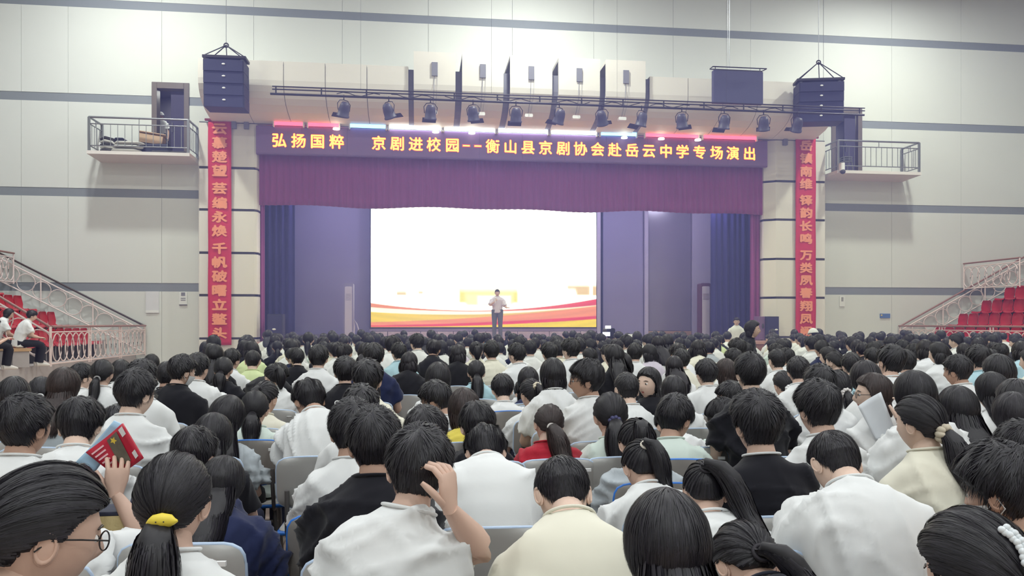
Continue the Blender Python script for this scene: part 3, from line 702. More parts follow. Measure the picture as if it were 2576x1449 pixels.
wall_sign(367, 400, 733, 787, mat('paper2', (214, 216, 220), 0.7), 'wall_cabinet', 'flat pale wall cabinet above the bleacher handrail end', 'cabinet', [('lower_edge', (0, 1, 0, 0.12), mat('paper', (0, 0, 0)))])
wall_sign(2214, 2239, 789, 800, mat('blue_plate', (92, 124, 178), 0.5), 'blue_plate', 'small blue plate on the wall near the bleacher rail', 'sign', [('print', (0.05, 0.2, 0.5, 0.8), mat('yellow_dot', (230, 200, 120)))])
wall_sign(2112, 2125, 745, 771, mat('paper', (0, 0, 0)), 'wall_switch', 'small white wall switch box with conduit beside the pillar', 'switch', [('button', (0.3, 0.7, 0.5, 0.9), M_JOINT)])

# ------------------------------------------------------------------ bleachers with red seats
M_SEAT = mat('red_seat', (176, 22, 46), 0.28, nscale=3, noise=0.06, spec=0.6)
M_RAILW = mat('rail_pink_white', (232, 214, 210), 0.45); M_RAILB = mat('rail_brown', (150, 112, 106), 0.45); M_RAILD = mat('rail_dark', (62, 48, 44), 0.4)
def seat_mesh():
    pr = [(0.20, 0.40), (0.17, 0.44), (0.0, 0.43), (-0.14, 0.43), (-0.20, 0.47), (-0.24, 0.6), (-0.27, 0.74), (-0.275, 0.82), (-0.265, 0.85)]
    n = len(pr); m = 9; V = []
    for k, (y, z) in enumerate(pr):
        wd = 0.225 if k < n - 2 else (0.20 if k < n - 1 else 0.15)
        for j in range(m):
            u = -1 + 2 * j / (m - 1); V.append((u * wd, y + (0.05 * u * u if k > 4 else 0), z + (0.03 * u * u if k <= 4 else 0)))
    V = np.array(V); T = V + np.array([0, -0.0, -0.02]); T[5 * m:, 1] -= 0.02; T[5 * m:, 2] += 0.02
    mb = MB().add(V, grid_quads(n, m, False)); mb.add(T, grid_quads(n, m, False)[:, ::-1])
    e = [k * m for k in range(n)] + [(n - 1) * m + j for j in range(1, m)] + [k * m + m - 1 for k in range(n - 2, -1, -1)] + list(range(m - 2, 0, -1))
    E = len(e); W = np.vstack([V[e], T[e]]); mb.add(W, [[i, (i + 1) % E, E + (i + 1) % E, E + i] for i in range(E)])
    return mb.mesh('shell', M_SEAT, True)
SEAT_ME = seat_mesh(); BR_ME = MB().box(-0.03, 0.03, -0.1, 0.1, 0.0, 0.41).mesh('bracket', M_GREYSTEEL)
def red_seat(x, y, z, rz, label, group):
    s = empty('stadium_chair', (x, y, z), rz); tag(s, label, 'seat', group)
    for nm, me in (('shell', SEAT_ME), ('bracket', BR_ME)):
        o = bpy.data.objects.new(nm, me); COL.objects.link(o); o.parent = s
def bleacher(side, xf, y0, y1, ya, yb_, label, slabel, group, nrow):
    r = empty('bleacher', (xf, (y0 + y1) / 2, 0)); tag(r, label, 'bleacher', kind='structure'); yc = (y0 + y1) / 2
    for k in range(nrow):
        xa = -side * 0.0 + side * (0.15 + 0.9 * k); xe = side * (0.15 + 0.9 * (k + 1)) if k < nrow - 1 else side * (7.5)
        a, b = sorted((xa, xe)); box_obj('tier', (a, b, y0 - yc, y1 - yc, 0, 0.55 + 0.47 * k), M_CONC, r, 0.01)
    for k in range(nrow):
        y = ya
        while y < yb_: red_seat(xf + side * (0.72 + 0.9 * k), y, 0.55 + 0.47 * k, -side * -math.pi / 2 if side < 0 else math.pi / 2, slabel, group); y += 0.49
    return r
bleacher(-1, -8.75, 14.0, YW - 0.02, 18.95, 23.4, 'stepped concrete bleacher with red seats below the balcony with boxes',
         'red plastic bucket seat on the bleacher below the balcony with boxes', 'red seats on the bleacher below the boxes balcony', 5)
bleacher(1, 17.2, 12.0, YW - 0.02, 19.6, 24.5, 'stepped concrete bleacher with red seats below the empty balcony',
         'red plastic bucket seat on the bleacher below the empty balcony', 'red seats on the bleacher below the empty balcony', 6)
for o in [o for o in bpy.data.objects if o.name.startswith('stadium_chair') and o.location.x < 0]: o.rotation_euler = (0, 0, -math.pi / 2)

def ring_path(c, a, b, u, v, n=18): 
    t = np.linspace(0, 2 * math.pi, n); return [Vector(c) + Vector(u) * a * math.cos(k) + Vector(v) * b * math.sin(k) for k in t]
def ornate_rail(p0, p1, z0, z1, label, cap_m):
    """rail of interlaced ovals between two bars"""
    p0, p1 = Vector(p0), Vector(p1); r = empty('ornate_railing', (p0.x, p0.y, z0)); tag(r, label, 'railing'); d = p1 - p0; L = d.length; d.normalize(); h = z1 - z0; Zv = Vector((0, 0, 1))
    MB().loft([(0, 0, h), d * L + Zv * h], 0.05, 0.03, 8).build('cap_rail', cap_m, r, True)
    for z, rr in ((h - 0.13, 0.018), (0.06, 0.02)): MB().tube([Zv * z, d * L + Zv * z], rr, 6).build('bar', M_RAILW, r, True)
    n = max(1, round(L / 2.1))
    for i in range(n + 1):
        for off in ((0.0, 0.12) if 0 < i < n else (0.0,)): 
            p = d * (L * i / n + off); MB().tube([p, p + Zv * h], 0.022, 6).build('post', M_RAILW, r)
    k = int(L / 0.34); cz = h * 0.5 - 0.03
    for i in range(k):
        c = d * (0.3 + (L - 0.5) * i / max(1, k - 1)) + Zv * cz
        MB().tube(ring_path(c, 0.23, h * 0.36, d, Zv), 0.015, 5).build('oval', M_RAILW, r, True)
    return r
def stair_rail(p0, p1, label, hr_m, h=0.75, rad=0.27, step=0.5):
    p0, p1 = Vector(p0), Vector(p1); r = empty('stair_railing', p0); tag(r, label, 'railing'); d = p1 - p0; L = d.length; d.normalize(); Zv = Vector((0, 0, 1))
    MB().tube([Vector((0, 0, 0)), d * L], 0.03, 8).build('handrail', hr_m, r, True)
    MB().tube([-Zv * 0.16, d * L - Zv * 0.16], 0.022, 6).build('bar', M_RAILW, r, True)
    MB().tube([-Zv * (h + 0.1), d * L - Zv * (h + 0.1)], 0.022, 6).build('bar', M_RAILW, r, True)
    n = max(1, round(L / 1.6))
    for i in range(n + 1):
        p = d * (L * i / n); MB().tube([p, p - Zv * (h + 0.14)], 0.02, 6).build('post', M_RAILW, r)
    k = int(L / step); hx = Vector((d.x, d.y, 0)).normalized()
    for i in range(k):
        c = d * (0.3 + (L - 0.5) * i / max(1, k - 1)) - Zv * (0.16 + h / 2 - 0.03)
        MB().tube(ring_path(c, rad, rad, hx, Zv), 0.014, 5).build('ring', M_RAILW, r, True)
    return r
ornate_rail((-8.62, 19.0, 0), (-8.62, YW - 0.05, 0), 0.52, 1.46, 'white railing of interlaced ovals in front of the bleacher below boxes balcony', M_RAILB)
stair_rail((-8.62, 18.95, 1.46), (-11.6, 18.95, 3.35), 'white ringed stair railing with broad brown rail beside the seated spectators', M_RAILB, 0.8, 0.3)
stair_rail((-8.62, YW - 0.12, 1.46), (-13.2, YW - 0.12, 3.88), 'ringed stair railing with dark handrail along the wall below the boxes balcony', M_RAILD, 0.75, 0.27)
ornate_rail((-12.45, 23.0, 0), (-12.45, YW - 0.15, 0), 2.75, 3.7, 'white upper landing railing on the bleacher below the boxes balcony', M_RAILB)
ornate_rail((17.06, 14.0, 0), (17.06, YW - 0.05, 0), 0.5, 1.44, 'white railing of interlaced ovals in front of the bleacher below empty balcony', M_RAILB)
stair_rail((17.06, YW - 0.12, 1.44), (22.0, YW - 0.12, 4.0), 'ringed stair railing with brown handrail along the wall below the empty balcony', M_RAILB, 0.75, 0.27)
ornate_rail((19.5, 22.5, 0), (19.5, YW - 0.15, 0), 2.72, 3.68, 'white upper landing railing on the bleacher below the empty balcony', M_RAILB)

# ------------------------------------------------------------------ people: shapes
M_SKIN = [mat('skin_a', (216, 182, 164), 0.5, nscale=9, noise=0.05), mat('skin_b', (196, 158, 138), 0.5, nscale=9, noise=0.05), mat('skin_c', (230, 200, 182), 0.5, nscale=9, noise=0.05)]
M_EYEW = mat('eye_white', (236, 232, 228), 0.3); M_IRIS = mat('iris', (30, 22, 20), 0.2); M_LIP = mat('lip', (176, 104, 96), 0.45)
M_HAIR = [mat('hair_black', (23, 21, 29), 0.5, nscale=60, noise=0.35, spec=0.55), mat('hair_soft_black', (29, 25, 34), 0.5, nscale=60, noise=0.35, spec=0.5), mat('hair_brown', (46, 35, 36), 0.5, nscale=60, noise=0.35, spec=0.5)]
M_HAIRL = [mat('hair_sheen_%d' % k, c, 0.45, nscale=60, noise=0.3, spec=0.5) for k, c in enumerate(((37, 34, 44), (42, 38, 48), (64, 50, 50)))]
M_FRAME = mat('spectacle_frame', (30, 30, 34), 0.3); M_GLASSLENS = mat('spectacle_lens', (220, 230, 235), 0.05, alpha=0.25)
M_MASK = mat('face_mask', (232, 236, 240), 0.8)
def cloth(name, rgb): return mat('cloth_' + name, rgb, 0.85, nscale=5, noise=0.04, bump=0.10, bscale=7, spec=0.2, sheen=0.15)
CL = {'white': cloth('white', (232, 234, 234)), 'cream': cloth('cream', (234, 231, 214)), 'mint': cloth('mint', (222, 236, 228)), 'black': cloth('black', (26, 26, 34)),
      'navy': cloth('navy', (34, 42, 78)), 'red': cloth('red', (176, 38, 56)), 'yellow': cloth('yellow', (232, 214, 98)), 'sky': cloth('sky', (178, 212, 222)),
      'grey': cloth('grey', (178, 186, 192)), 'lime': cloth('lime', (216, 230, 178)), 'lilac': cloth('lilac', (214, 206, 222)), 'denim': cloth('denim', (96, 128, 176)),
      'tan': cloth('tan', (190, 160, 130)), 'dark': cloth('dark', (40, 42, 54))}
M_TROUS = [mat('trouser_black', (24, 25, 32), 0.85, bump=0.3, bscale=14), mat('trouser_navy', (34, 40, 66), 0.85, bump=0.3, bscale=14), mat('trouser_grey', (96, 100, 108), 0.85, bump=0.3, bscale=14), mat('trouser_camo', (104, 110, 92), 0.85, nscale=18, noise=0.5)]
M_SHOE = mat('shoe_white', (214, 210, 204), 0.6)

def unit(a): return a / (np.linalg.norm(a, axis=-1, keepdims=True) + 1e-12)
def sm(x): x = np.clip(x, 0, 1); return x * x * (3 - 2 * x)
def dirs(nu, nv):
    th = np.linspace(0.03, math.pi - 0.03, nv); ph = np.linspace(0, 2 * math.pi, nu, endpoint=False)
    T, PH = np.meshgrid(th, ph, indexing='ij')
    return np.stack([np.sin(T) * np.sin(PH), np.sin(T) * np.cos(PH), np.cos(T)], -1).reshape(-1, 3)
def skull(d):
    x, y, z = d[:, 0], d[:, 1], d[:, 2]
    low = np.clip(-z, 0, 1)
    px = 0.074 * x * (1 - 0.30 * low ** 1.4)
    py = np.where(y > 0, 0.094 * y * (1 - 0.08 * low), 0.098 * y * (1 - 0.62 * low))
    pz = 0.114 * z
    f = (y > 0)
    g = lambda cx, cz, sx, sz: np.exp(-(((np.abs(x) - cx) / sx) ** 2 + ((z - cz) / sz) ** 2)) * f
    py = py + 0.020 * g(0, -0.20, 0.13, 0.16) + 0.008 * g(0, 0.02, 0.10, 0.2) - 0.009 * g(0.36, 0.06, 0.16, 0.11) + 0.004 * g(0.3, 0.25, 0.3, 0.08)
    py = py + 0.007 * g(0, -0.52, 0.24, 0.09) - 0.006 * g(0, -0.52, 0.22, 0.022) + 0.008 * g(0, -0.86, 0.2, 0.12) + 0.004 * g(0.45, -0.2, 0.25, 0.25)
    return np.stack([px, py, pz], -1)
def snorm(d): return unit(d / np.array([0.074, 0.094, 0.114]) * 0.09)
TIE = {'P': np.array([0, -0.95, -0.22]), 'H': np.array([0.0, -0.86, 0.50]), 'U': np.array([0, -0.9, 0.32])}
HL = {  # hairline height for facing angle c = cos(angle from the front)
    'S': ([-1, -0.7, -0.45, -0.2, 0.05, 0.3, 0.6, 1], [-0.62, -0.55, -0.30, -0.02, -0.12, 0.20, 0.36, 0.40]),
    'L': ([-1, -0.6, -0.2, 0.1, 0.35, 0.6, 1], [-0.9, -0.9, -0.75, -0.5, 0.15, 0.42, 0.5])}
def hair_t(d, style):
    x, y, z = d[:, 0], d[:, 1], d[:, 2]
    c = y / (np.hypot(x, y) + 1e-6); hl = HL['L' if style in 'LB' else 'S']
    zb = np.interp(c, *hl)
    if style == 'B': zb = np.maximum(zb, -0.8)
    if style in 'PHU': zb = np.where(c < -0.4, zb + 0.10, zb + 0.03)
    m = sm((z - zb) / 0.14)
    up = sm((z + 0.25) / 0.9)
    if style == 'S': T = 0.008 + 0.018 * up + 0.005 * (c < 0) * sm((z + 0.4) / 0.5)
    elif style == 'C': T = 0.005 + 0.015 * up
    elif style == 'F': T = 0.010 + 0.027 * up
    elif style == 'P' or style == 'H' or style == 'U': T = 0.012 + 0.010 * up
    elif style == 'B': T = 0.019 + 0.006 * up + 0.006 * sm((0.1 - z) / 0.6)
    else: T = 0.015 + 0.007 * up
    ph = np.arctan2(x, y)
    if style in 'SF': T = T * (1 + 0.13 * np.sin(ph * 7 + z * 5) * up + 0.08 * np.sin(ph * 15 + 3 * z))
    if style in 'PHU':
        t0 = unit(TIE[style]); a0 = unit(np.cross(t0, [1, 0, 0])); b0 = np.cross(t0, a0); aa = np.arctan2(d @ a0, d @ b0); T = T + 0.0014 * np.sin(aa * 17) + 0.001 * np.sin(aa * 31 + 2)
    return T * m - 0.014 * (1 - m)
def wiggle(d, amp, seed):
    r = np.random.default_rng(seed); out = 0
    for _ in range(4): k = r.normal(0, 9, 3); out = out + np.sin(d @ k + r.uniform(0, 6))
    return amp * out / 4
def ribbons(P, Nn, w, mb, mi=0):
    """P: strands x steps x 3, Nn: outward normals of the same shape; flat tapering blades"""
    T = np.gradient(P, axis=1); S = unit(np.cross(Nn, T)); n, k = P.shape[:2]
    tap = np.linspace(1, 0.15, k)[None, :, None]; w = np.asarray(w).reshape(-1, 1, 1)
    A, B = P - S * w * tap, P + S * w * tap
    V = np.stack([A, B], 2).reshape(n, k * 2, 3)
    base = np.array([[2 * i, 2 * i + 1, 2 * i + 3, 2 * i + 2] for i in range(k - 1)])
    Q = (np.arange(n)[:, None, None] * (2 * k) + base[None]).reshape(-1, 4)
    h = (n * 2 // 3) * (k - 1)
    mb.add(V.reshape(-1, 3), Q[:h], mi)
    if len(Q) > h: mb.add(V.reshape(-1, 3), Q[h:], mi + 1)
def cap_into(mb, style, seed, nstr, q):
    r = np.random.default_rng(seed)
    nu, nv = ((64, 44), (30, 20), (18, 12))[q]
    d = dirs(nu, nv); t = hair_t(d, style) + np.where(hair_t(d, style) > 0, wiggle(d, 0.003 if style not in 'CPHU' else 0.001, seed), 0)
    mb.add(skull(d) + snorm(d) * t[:, None], grid_quads(nv, nu, True)[:, ::-1])
    if nstr:
        d = unit(r.normal(0, 1, (nstr * 2, 3))); d = d[hair_t(d, style) > 0.004][:nstr]; n = len(d); K = 5
        ds = d; P, NN = [], []
        th = hair_t(d, style)
        if style in 'SCF': W = unit(np.array([0.14 * r.choice((-1, 1)), -0.5, 0.85])); Ln = (0.35 if style == 'S' else 0.16 if style == 'C' else 0.42) * r.uniform(0.6, 1.3, n); lift = (0.009 if style == 'S' else 0.005 if style == 'C' else 0.011) * r.uniform(-0.3, 1.0, n) ** 1
        elif style in 'PHU': W = -unit(TIE[style]); Ln = 0.7 * r.uniform(0.5, 1.2, n); lift = 0.003 * r.uniform(0, 1, n)
        else: W = unit(np.array([0.05, -0.15, 1.0])); Ln = 0.75 * r.uniform(0.5, 1.2, n); lift = 0.004 * r.uniform(0, 1, n)
        lift = lift * np.clip(th / 0.02, 0.2, 1.2)
        sw = r.normal(0, 0.17 if style in 'SF' else 0.05, (n, 1))
        for k in range(K):
            t = np.maximum(hair_t(ds, style), 0.002); nn = snorm(ds)
            P.append(skull(ds) + nn * (t * (0.96) + 0.0015 + lift * (k / (K - 1)) ** 1.3)[:, None]); NN.append(nn)
            e = unit(ds * (ds @ W)[:, None] - W); e = unit(e + np.cross(ds, e) * sw)
            nx = unit(ds + e * (Ln / (K - 1))[:, None])
            if style in 'LBPHU': nx = np.where((hair_t(nx, style) > 0.004)[:, None], nx, unit(ds + (nx - ds) * 0.05))
            ds = nx
        ribbons(np.stack(P, 1), np.stack(NN, 1), ((0.0020 if style in 'SCF' else 0.0015) if nstr > 900 else 0.0042) * r.uniform(0.6, 1.3, n), mb)
_caps = {}
def cap_mesh(style, var, q):
    k = (style, var, q)
    if k not in _caps:
        mb = MB(); cap_into(mb, style, 100 + 17 * var + ord(style), (2800 if style in 'SCF' else 3200, 600, 0)[q], q)
        me = mb.mesh('hair', [M_HAIR[0], M_HAIRL[0]], True); _caps[k] = me
    return _caps[k]
def mass_into(mb, C, ra, rb, nstr, r, spread=1.0, mi=0, K=7, w=0.004, turn=0.0):
    """hanging hair: a soft solid along the centre line C with blades laid round it"""
    C = np.asarray(C, float); n = len(C)
    mb.loft(C, np.asarray(ra) * 0.9, np.asarray(rb) * 0.85, 14, mi, up=(-math.sin(turn), math.cos(turn), 0.001))
    if not nstr: return
    a = r.uniform(0, 2 * math.pi, nstr); t0 = r.uniform(0, 0.35, nstr); t1 = np.clip(r.normal(0.93, 0.09, nstr), 0.6, 1.08)
    T = t0[:, None] + (t1 - t0)[:, None] * np.linspace(0, 1, K)[None]
    f = T * (n - 1); ip = lambda arr: np.interp(f.ravel(), np.arange(n), arr).reshape(f.shape)
    cx, cy, cz = ip(C[:, 0]), ip(C[:, 1]), ip(C[:, 2])
    over = np.clip(T - 1, 0, 1) * (np.linalg.norm(C[-1] - C[-2]) * (n - 1))
    RA, RB = ip(np.asarray(ra)), ip(np.asarray(rb)); aa = a[:, None] + r.normal(0, 0.12, (nstr, 1)) * T * 3
    k = r.uniform(0.86, 1.06, (nstr, 1)) + spread * 0.10 * r.uniform(0, 1, (nstr, 1)) * T ** 2
    ct, st = math.cos(turn), math.sin(turn); ox, oy = np.cos(aa) * RA * k, np.sin(aa) * RB * k
    P = np.stack([cx + ox * ct - oy * st, cy + ox * st + oy * ct, cz - over], -1)
    N = np.stack([np.cos(aa) * ct - np.sin(aa) * st, np.cos(aa) * st + np.sin(aa) * ct, 0 * aa], -1)
    ribbons(P, N, w * r.uniform(0.5, 1.4, nstr), mb, mi)

def hand_into(mb, W, fdir, back, curl=0.5, side=1, spread=0.12, mi=0, s=1.0):
    """palm, four unequal fingers with knuckle bends, thumb from the side of the palm"""
    f = unit(np.asarray(fdir, float)); b = np.asarray(back, float); b = unit(b - f * (b @ f)); y = np.cross(b, f) * side   # y: thumb side
    W = np.asarray(W, float)
    p = lambda a, c, h: W + s * (f * a + y * c + b * h)
    mb.loft([p(-0.01, 0, 0), p(0.02, 0.002, 0), p(0.05, 0.002, 0.002), p(0.085, 0, 0.003), p(0.095, 0, 0.002)], np.array([0.024, 0.032, 0.040, 0.041, 0.034]) * s, np.array([0.018, 0.017, 0.015, 0.013, 0.010]) * s, 10, mi, up=b)
    for k, (off, ln) in enumerate(((0.031, 0.070), (0.0105, 0.079), (-0.0105, 0.073), (-0.030, 0.057))):
        q = p(0.086, off, 0.002); ang = 0.12; d0 = f + y * spread * (off / 0.03); pts = [q - f * 0.012 * s, q]
        for m, seg in enumerate((0.45, 0.32, 0.23)):
            ang += curl * (0.75 if m == 0 else 1.0); dd = unit(d0) * math.cos(ang) - b * math.sin(ang); q = q + dd * ln * seg * s; pts.append(q)
        mb.loft(pts, np.array([0.0092, 0.0094, 0.0085, 0.0078, 0.0052]) * s, None, 7, mi, up=b)
    q = p(0.022, 0.026, -0.004); pts = [p(0.008, 0.012, -0.004), q]; d1 = unit(f * 0.72 + y * 0.62 - b * 0.25)
    for m, seg in enumerate((0.032, 0.026, 0.022)):
        q = q + unit(d1 - b * 0.25 * m * curl - y * 0.25 * m * curl) * seg * s; pts.append(q)
    mb.loft(pts, np.array([0.014, 0.0125, 0.0105, 0.0095, 0.006]) * s, None, 7, mi, up=b)

_dg = None
def remesh(mb, voxel, it):
    me = mb.mesh('tmp', [], False); o = bpy.data.objects.new('tmp', me); COL.objects.link(o)
    m = o.modifiers.new('r', 'REMESH'); m.mode = 'VOXEL'; m.voxel_size = voxel
    s = o.modifiers.new('s', 'SMOOTH'); s.factor = 0.5; s.iterations = it
    dg = bpy.context.evaluated_depsgraph_get(); ev = o.evaluated_get(dg); em = ev.to_mesh()
    V = np.zeros(len(em.vertices) * 3, np.float32); em.vertices.foreach_get('co', V); V = V.reshape(-1, 3).astype(float)
    N = np.zeros(len(em.vertices) * 3, np.float32); em.vertex_normals.foreach_get('vector', N); N = N.reshape(-1, 3)
    F = np.zeros(len(em.loops), np.int32); em.loops.foreach_get('vertex_index', F)
    F = F.reshape(-1, 4)
    ev.to_mesh_clear(); bpy.data.objects.remove(o); bpy.data.meshes.remove(me)
    return V, N, F
def folds(V, N, seed, amp):
    r = np.random.default_rng(seed); D = np.zeros(len(V))
    for k in range(6):
        dr = unit(np.array([r.normal(0, 1.0), r.normal(0, 0.6), r.normal(0, 0.7)])); fr = r.uniform(16, 36)
        w2 = r.normal(0, 7, 3); ph = V @ dr * fr + 1.6 * np.sin(V @ w2 + r.uniform(0, 6))
        msk = sm(np.sin(V @ r.normal(0, 5, 3) + r.uniform(0, 6)) * 0.8 + 0.15)
        D += (np.maximum(0, 1 - np.abs(np.sin(ph)) * 1.25) ** 2) * msk
    side = 0.5 + 0.9 * sm((np.abs(V[:, 0]) - 0.06) / 0.14)
    return V + N * (amp * side * (D - 0.4))[:, None]

def person_shapes(P):
    """all shapes of one figure in its own frame: floor at z = 0, facing +y"""
    g = P.get; q = g('q', 1); seed = g('seed', 1); r = np.random.default_rng(seed)
    style = g('style', 'S'); bow, yaw, roll, lean, hunch = g('bow', 0.1), g('yaw', 0.0), g('roll', 0.0), g('lean', 0.06), g('hunch', 0.2)
    hs = g('hs', 1.0); sw = g('sw', 1.0); stand = g('stand', False); top = g('top', 1.28)
    z0 = 0.92 if stand else 0.50
    L = 0.50
    Rh = np.array(Euler((0, 0, yaw)).to_matrix() @ Euler((-bow, 0, 0)).to_matrix() @ Euler((0, roll, 0)).to_matrix()) * hs
    for _ in range(4):
        n = 17; s = np.linspace(0, 1, n); ang = lean * (0.5 + s) + hunch * s * s; ds = L / (n - 1)
        sp = np.zeros((n, 3)); sp[:, 2] = z0; sp[1:, 1] = np.cumsum(np.sin(ang[1:])) * ds; sp[1:, 2] += np.cumsum(np.cos(ang[1:])) * ds
        sp[:, 0] = g('side', 0.0) * s ** 1.5 * L
        an = lean * 0.7 + hunch * 0.8 + bow * 0.5; nl = 0.042 * hs
        piv = sp[-1] + np.array([math.sin(roll) * 0.04 + g('side', 0.0) * 0.05, math.sin(an) * nl, math.cos(an) * nl])
        hc = piv + Rh @ np.array([0, 0.022, 0.086])
        zt = (np.vstack([Rh[2] @ v for v in (np.array([0, 0, 0.138]), np.array([0, -0.07, 0.105]), np.array([0, -0.11, 0.03]), np.array([0.05, 0, .12]), np.array([-0.05, 0, .12]))])).max() + hc[2]
        if stand: z0 += top - zt
        else:
            L2 = float(np.clip(L + (top - zt) / max(0.4, math.cos(lean + hunch * 0.5)), 0.36, 0.64)); 
            if abs(L2 - L) < 1e-4: break
            L = L2
    spt = lambda t: np.array([np.interp(t, s, sp[:, i]) for i in range(3)])
    ext = sp[-1] + (sp[-1] - sp[-2]) / ds * 0.03
    out = {'hc': hc, 'Rh': Rh, 'top': zt, 'piv': piv, 'L': L}
    # shirt
    path = np.vstack([spt(t) for t in (0.0, 0.12, 0.28, 0.45, 0.62, 0.76, 0.86, 0.93, 0.985)] + [ext])
    path[0, 2] -= 0.05
    fat = g('fat', 1.0)
    ra = np.array([0.178, 0.174, 0.166, 0.168, 0.178, 0.186, 0.184, 0.160, 0.110, 0.074]) * np.array([fat] * 5 + [sw] * 3 + [1, 1]); rb = np.array([0.138, 0.132, 0.126, 0.124, 0.126, 0.122, 0.112, 0.098, 0.082, 0.066]) * (0.5 + 0.5 * fat)
    SJ = {}; EL = {}; HD = {}
    ps = spt(0.86)
    for sd in (-1, 1):
        SJ[sd] = ps + np.array([sd * 0.152 * sw, 0.008, -0.018])
        EL[sd] = SJ[sd] + np.array([sd * 0.055, 0.05 + 0.10 * lean, -0.25]); HD[sd] = np.array([sd * 0.10, 0.37 + 0.15 * lean, 0.66]) if not stand else SJ[sd] + np.array([sd * 0.06, 0.08, -0.5])
        if stand: EL[sd] = SJ[sd] + np.array([sd * 0.06, -0.01, -0.27])
        a = g('arm_r' if sd > 0 else 'arm_l')
        if a: EL[sd] = np.array(a[0], float) + (hc if len(a) > 3 and a[3] == 'h' else 0); HD[sd] = np.array(a[1], float) + (hc if len(a) > 3 and a[3] == 'h' else 0)
    sh = MB(); sh.loft(path, ra, rb, 20, up=(0, 1, 0.001))
    for sd in (-1, 1):
        u = EL[sd] - SJ[sd]; slen = g('sleeve', 0.74)
        sh.loft([SJ[sd] - np.array([sd * 0.07, 0, -0.005]), SJ[sd] - np.array([sd * 0.02, 0, 0]), SJ[sd] + u * 0.14, SJ[sd] + u * 0.45, SJ[sd] + u * slen], [0.045, 0.060, 0.070, 0.076, 0.082], [0.045, 0.058, 0.068, 0.074, 0.080], 12, up=(0, 1, 0.2))
    V, N, F = remesh(sh, (0.0155, 0.02, 0.05)[q], (8, 5, 2)[q])
    V = folds(V, N, seed, (0.017, 0.013, 0.0)[q]) if q < 2 else V
    out['shirt'] = (V, F)
    # neckband
    t = unit(ext - sp[-2]); cm = Matrix.Translation(Vector(ext - t * 0.004)) @ Vector((0, 0, 1)).rotation_difference(Vector(t)).to_matrix().to_4x4()
    out['collar'] = MB().torus(0.069, 0.005, cm, nu=(28, 18, 10)[q], nv=(8, 6, 4)[q], sx=1.08, sy=1.0)
    # body
    out['SJ'], out['EL'], out['HD'] = SJ, EL, HD
    b = MB()
    bp = np.vstack([path[:8] * 1.0, [sp[-1]], [piv], [hc + Rh @ np.array([0, -0.015, -0.05])]])
    bw = np.concatenate([ra[:8] * np.array([.84] * 4 + [.78, .72, .66, .6]), [0.066, 0.052 * hs, 0.048 * hs]]); bd = np.concatenate([rb[:8] * np.array([.82] * 4 + [.78, .74, .7, .7]), [0.062, 0.056 * hs, 0.05 * hs]])
    b.loft(bp, bw, bd, (20, 14, 10)[q], up=(0, 1, 0.001))
    nu, nv = ((52, 40), (30, 24), (16, 12))[q]
    d = dirs(nu, nv); hv = skull(d) @ Rh.T + hc; Q = grid_quads(nv, nu, True)[:, ::-1]
    dq = d[Q].mean(1); lip = (np.abs(dq[:, 0]) < 0.2) & (np.abs(dq[:, 2] + 0.52) < 0.075) & (dq[:, 1] > 0.4)
    b.add(hv, Q[~lip], 0)
    if lip.any(): b.add(hv, Q[lip], 3)
    hm = Matrix(np.vstack([np.hstack([Rh, hc[:, None]]), [0, 0, 0, 1]]).tolist())
    for sd in (-1, 1):
        e = hm @ rot(0, sd * 0.15, -sd * 0.35, (sd * 0.076, -0.012, -0.006))
        b.sphere((0, 0, 0), (0.008, 0.020, 0.033), (14, 10, 6)[q], (10, 8, 5)[q], 0, None if False else e)
        if q < 2:
            b.torus(0.018, 0.0038, e @ rot(0, math.pi / 2, 0, (sd * 0.005, 0, 0.002)), 0, 16, 6, 1.4, 0.85)
            c = Rh @ np.array([sd * 0.031, 0.0765, 0.007]) + hc
            b.sphere((0, 0, 0), (0.0135, 0.009, 0.0085), 10, 8, 1, hm @ rot(loc=(sd * 0.031, 0.0765, 0.007)))
            b.sphere((0, 0, 0), (0.0062, 0.003, 0.0062), 8, 6, 2, hm @ rot(loc=(sd * 0.031, 0.0845, 0.007)))
            b.loft([tuple(hm @ Vector(p)) for p in ((sd * 0.015, 0.0895, 0.027), (sd * 0.032, 0.0865, 0.031), (sd * 0.048, 0.0755, 0.026))], [0.002, 0.0035, 0.0015], [0.002, 0.003, 0.0015], 6, 2)
        a = g('arm_r' if sd > 0 else 'arm_l')
        m = EL[sd] * 0.5 + SJ[sd] * 0.5; fw = HD[sd] - EL[sd]
        b.loft([SJ[sd], m, EL[sd] * 0.97 + SJ[sd] * 0.03, EL[sd] + fw * 0.12, EL[sd] + fw * 0.35, EL[sd] + fw * 0.75, HD[sd]], [0.030, 0.040, 0.038, 0.039, 0.040, 0.030, 0.024], [0.030, 0.040, 0.038, 0.039, 0.039, 0.027, 0.019], (12, 9, 6)[q], up=(0.3, 0.3, 0.9))
        if q < 2:
            if a: hand_into(b, HD[sd], a[2][0], a[2][1], a[2][2], sd if len(a[2]) < 4 else a[2][3], 0.15)
            elif stand: hand_into(b, HD[sd], (0, 0.1, -1), (sd, 0, 0), 0.4, sd)
            else: hand_into(b, HD[sd], unit(fw) * np.array([0.7, 1, 0.4]), (0, 0.3, 1), 0.45, -sd * -1)
        else: b.sphere(HD[sd] + unit(fw) * 0.05, (0.035, 0.05, 0.03), 6, 5)
    # legs
    lg = MB(); shoes = []
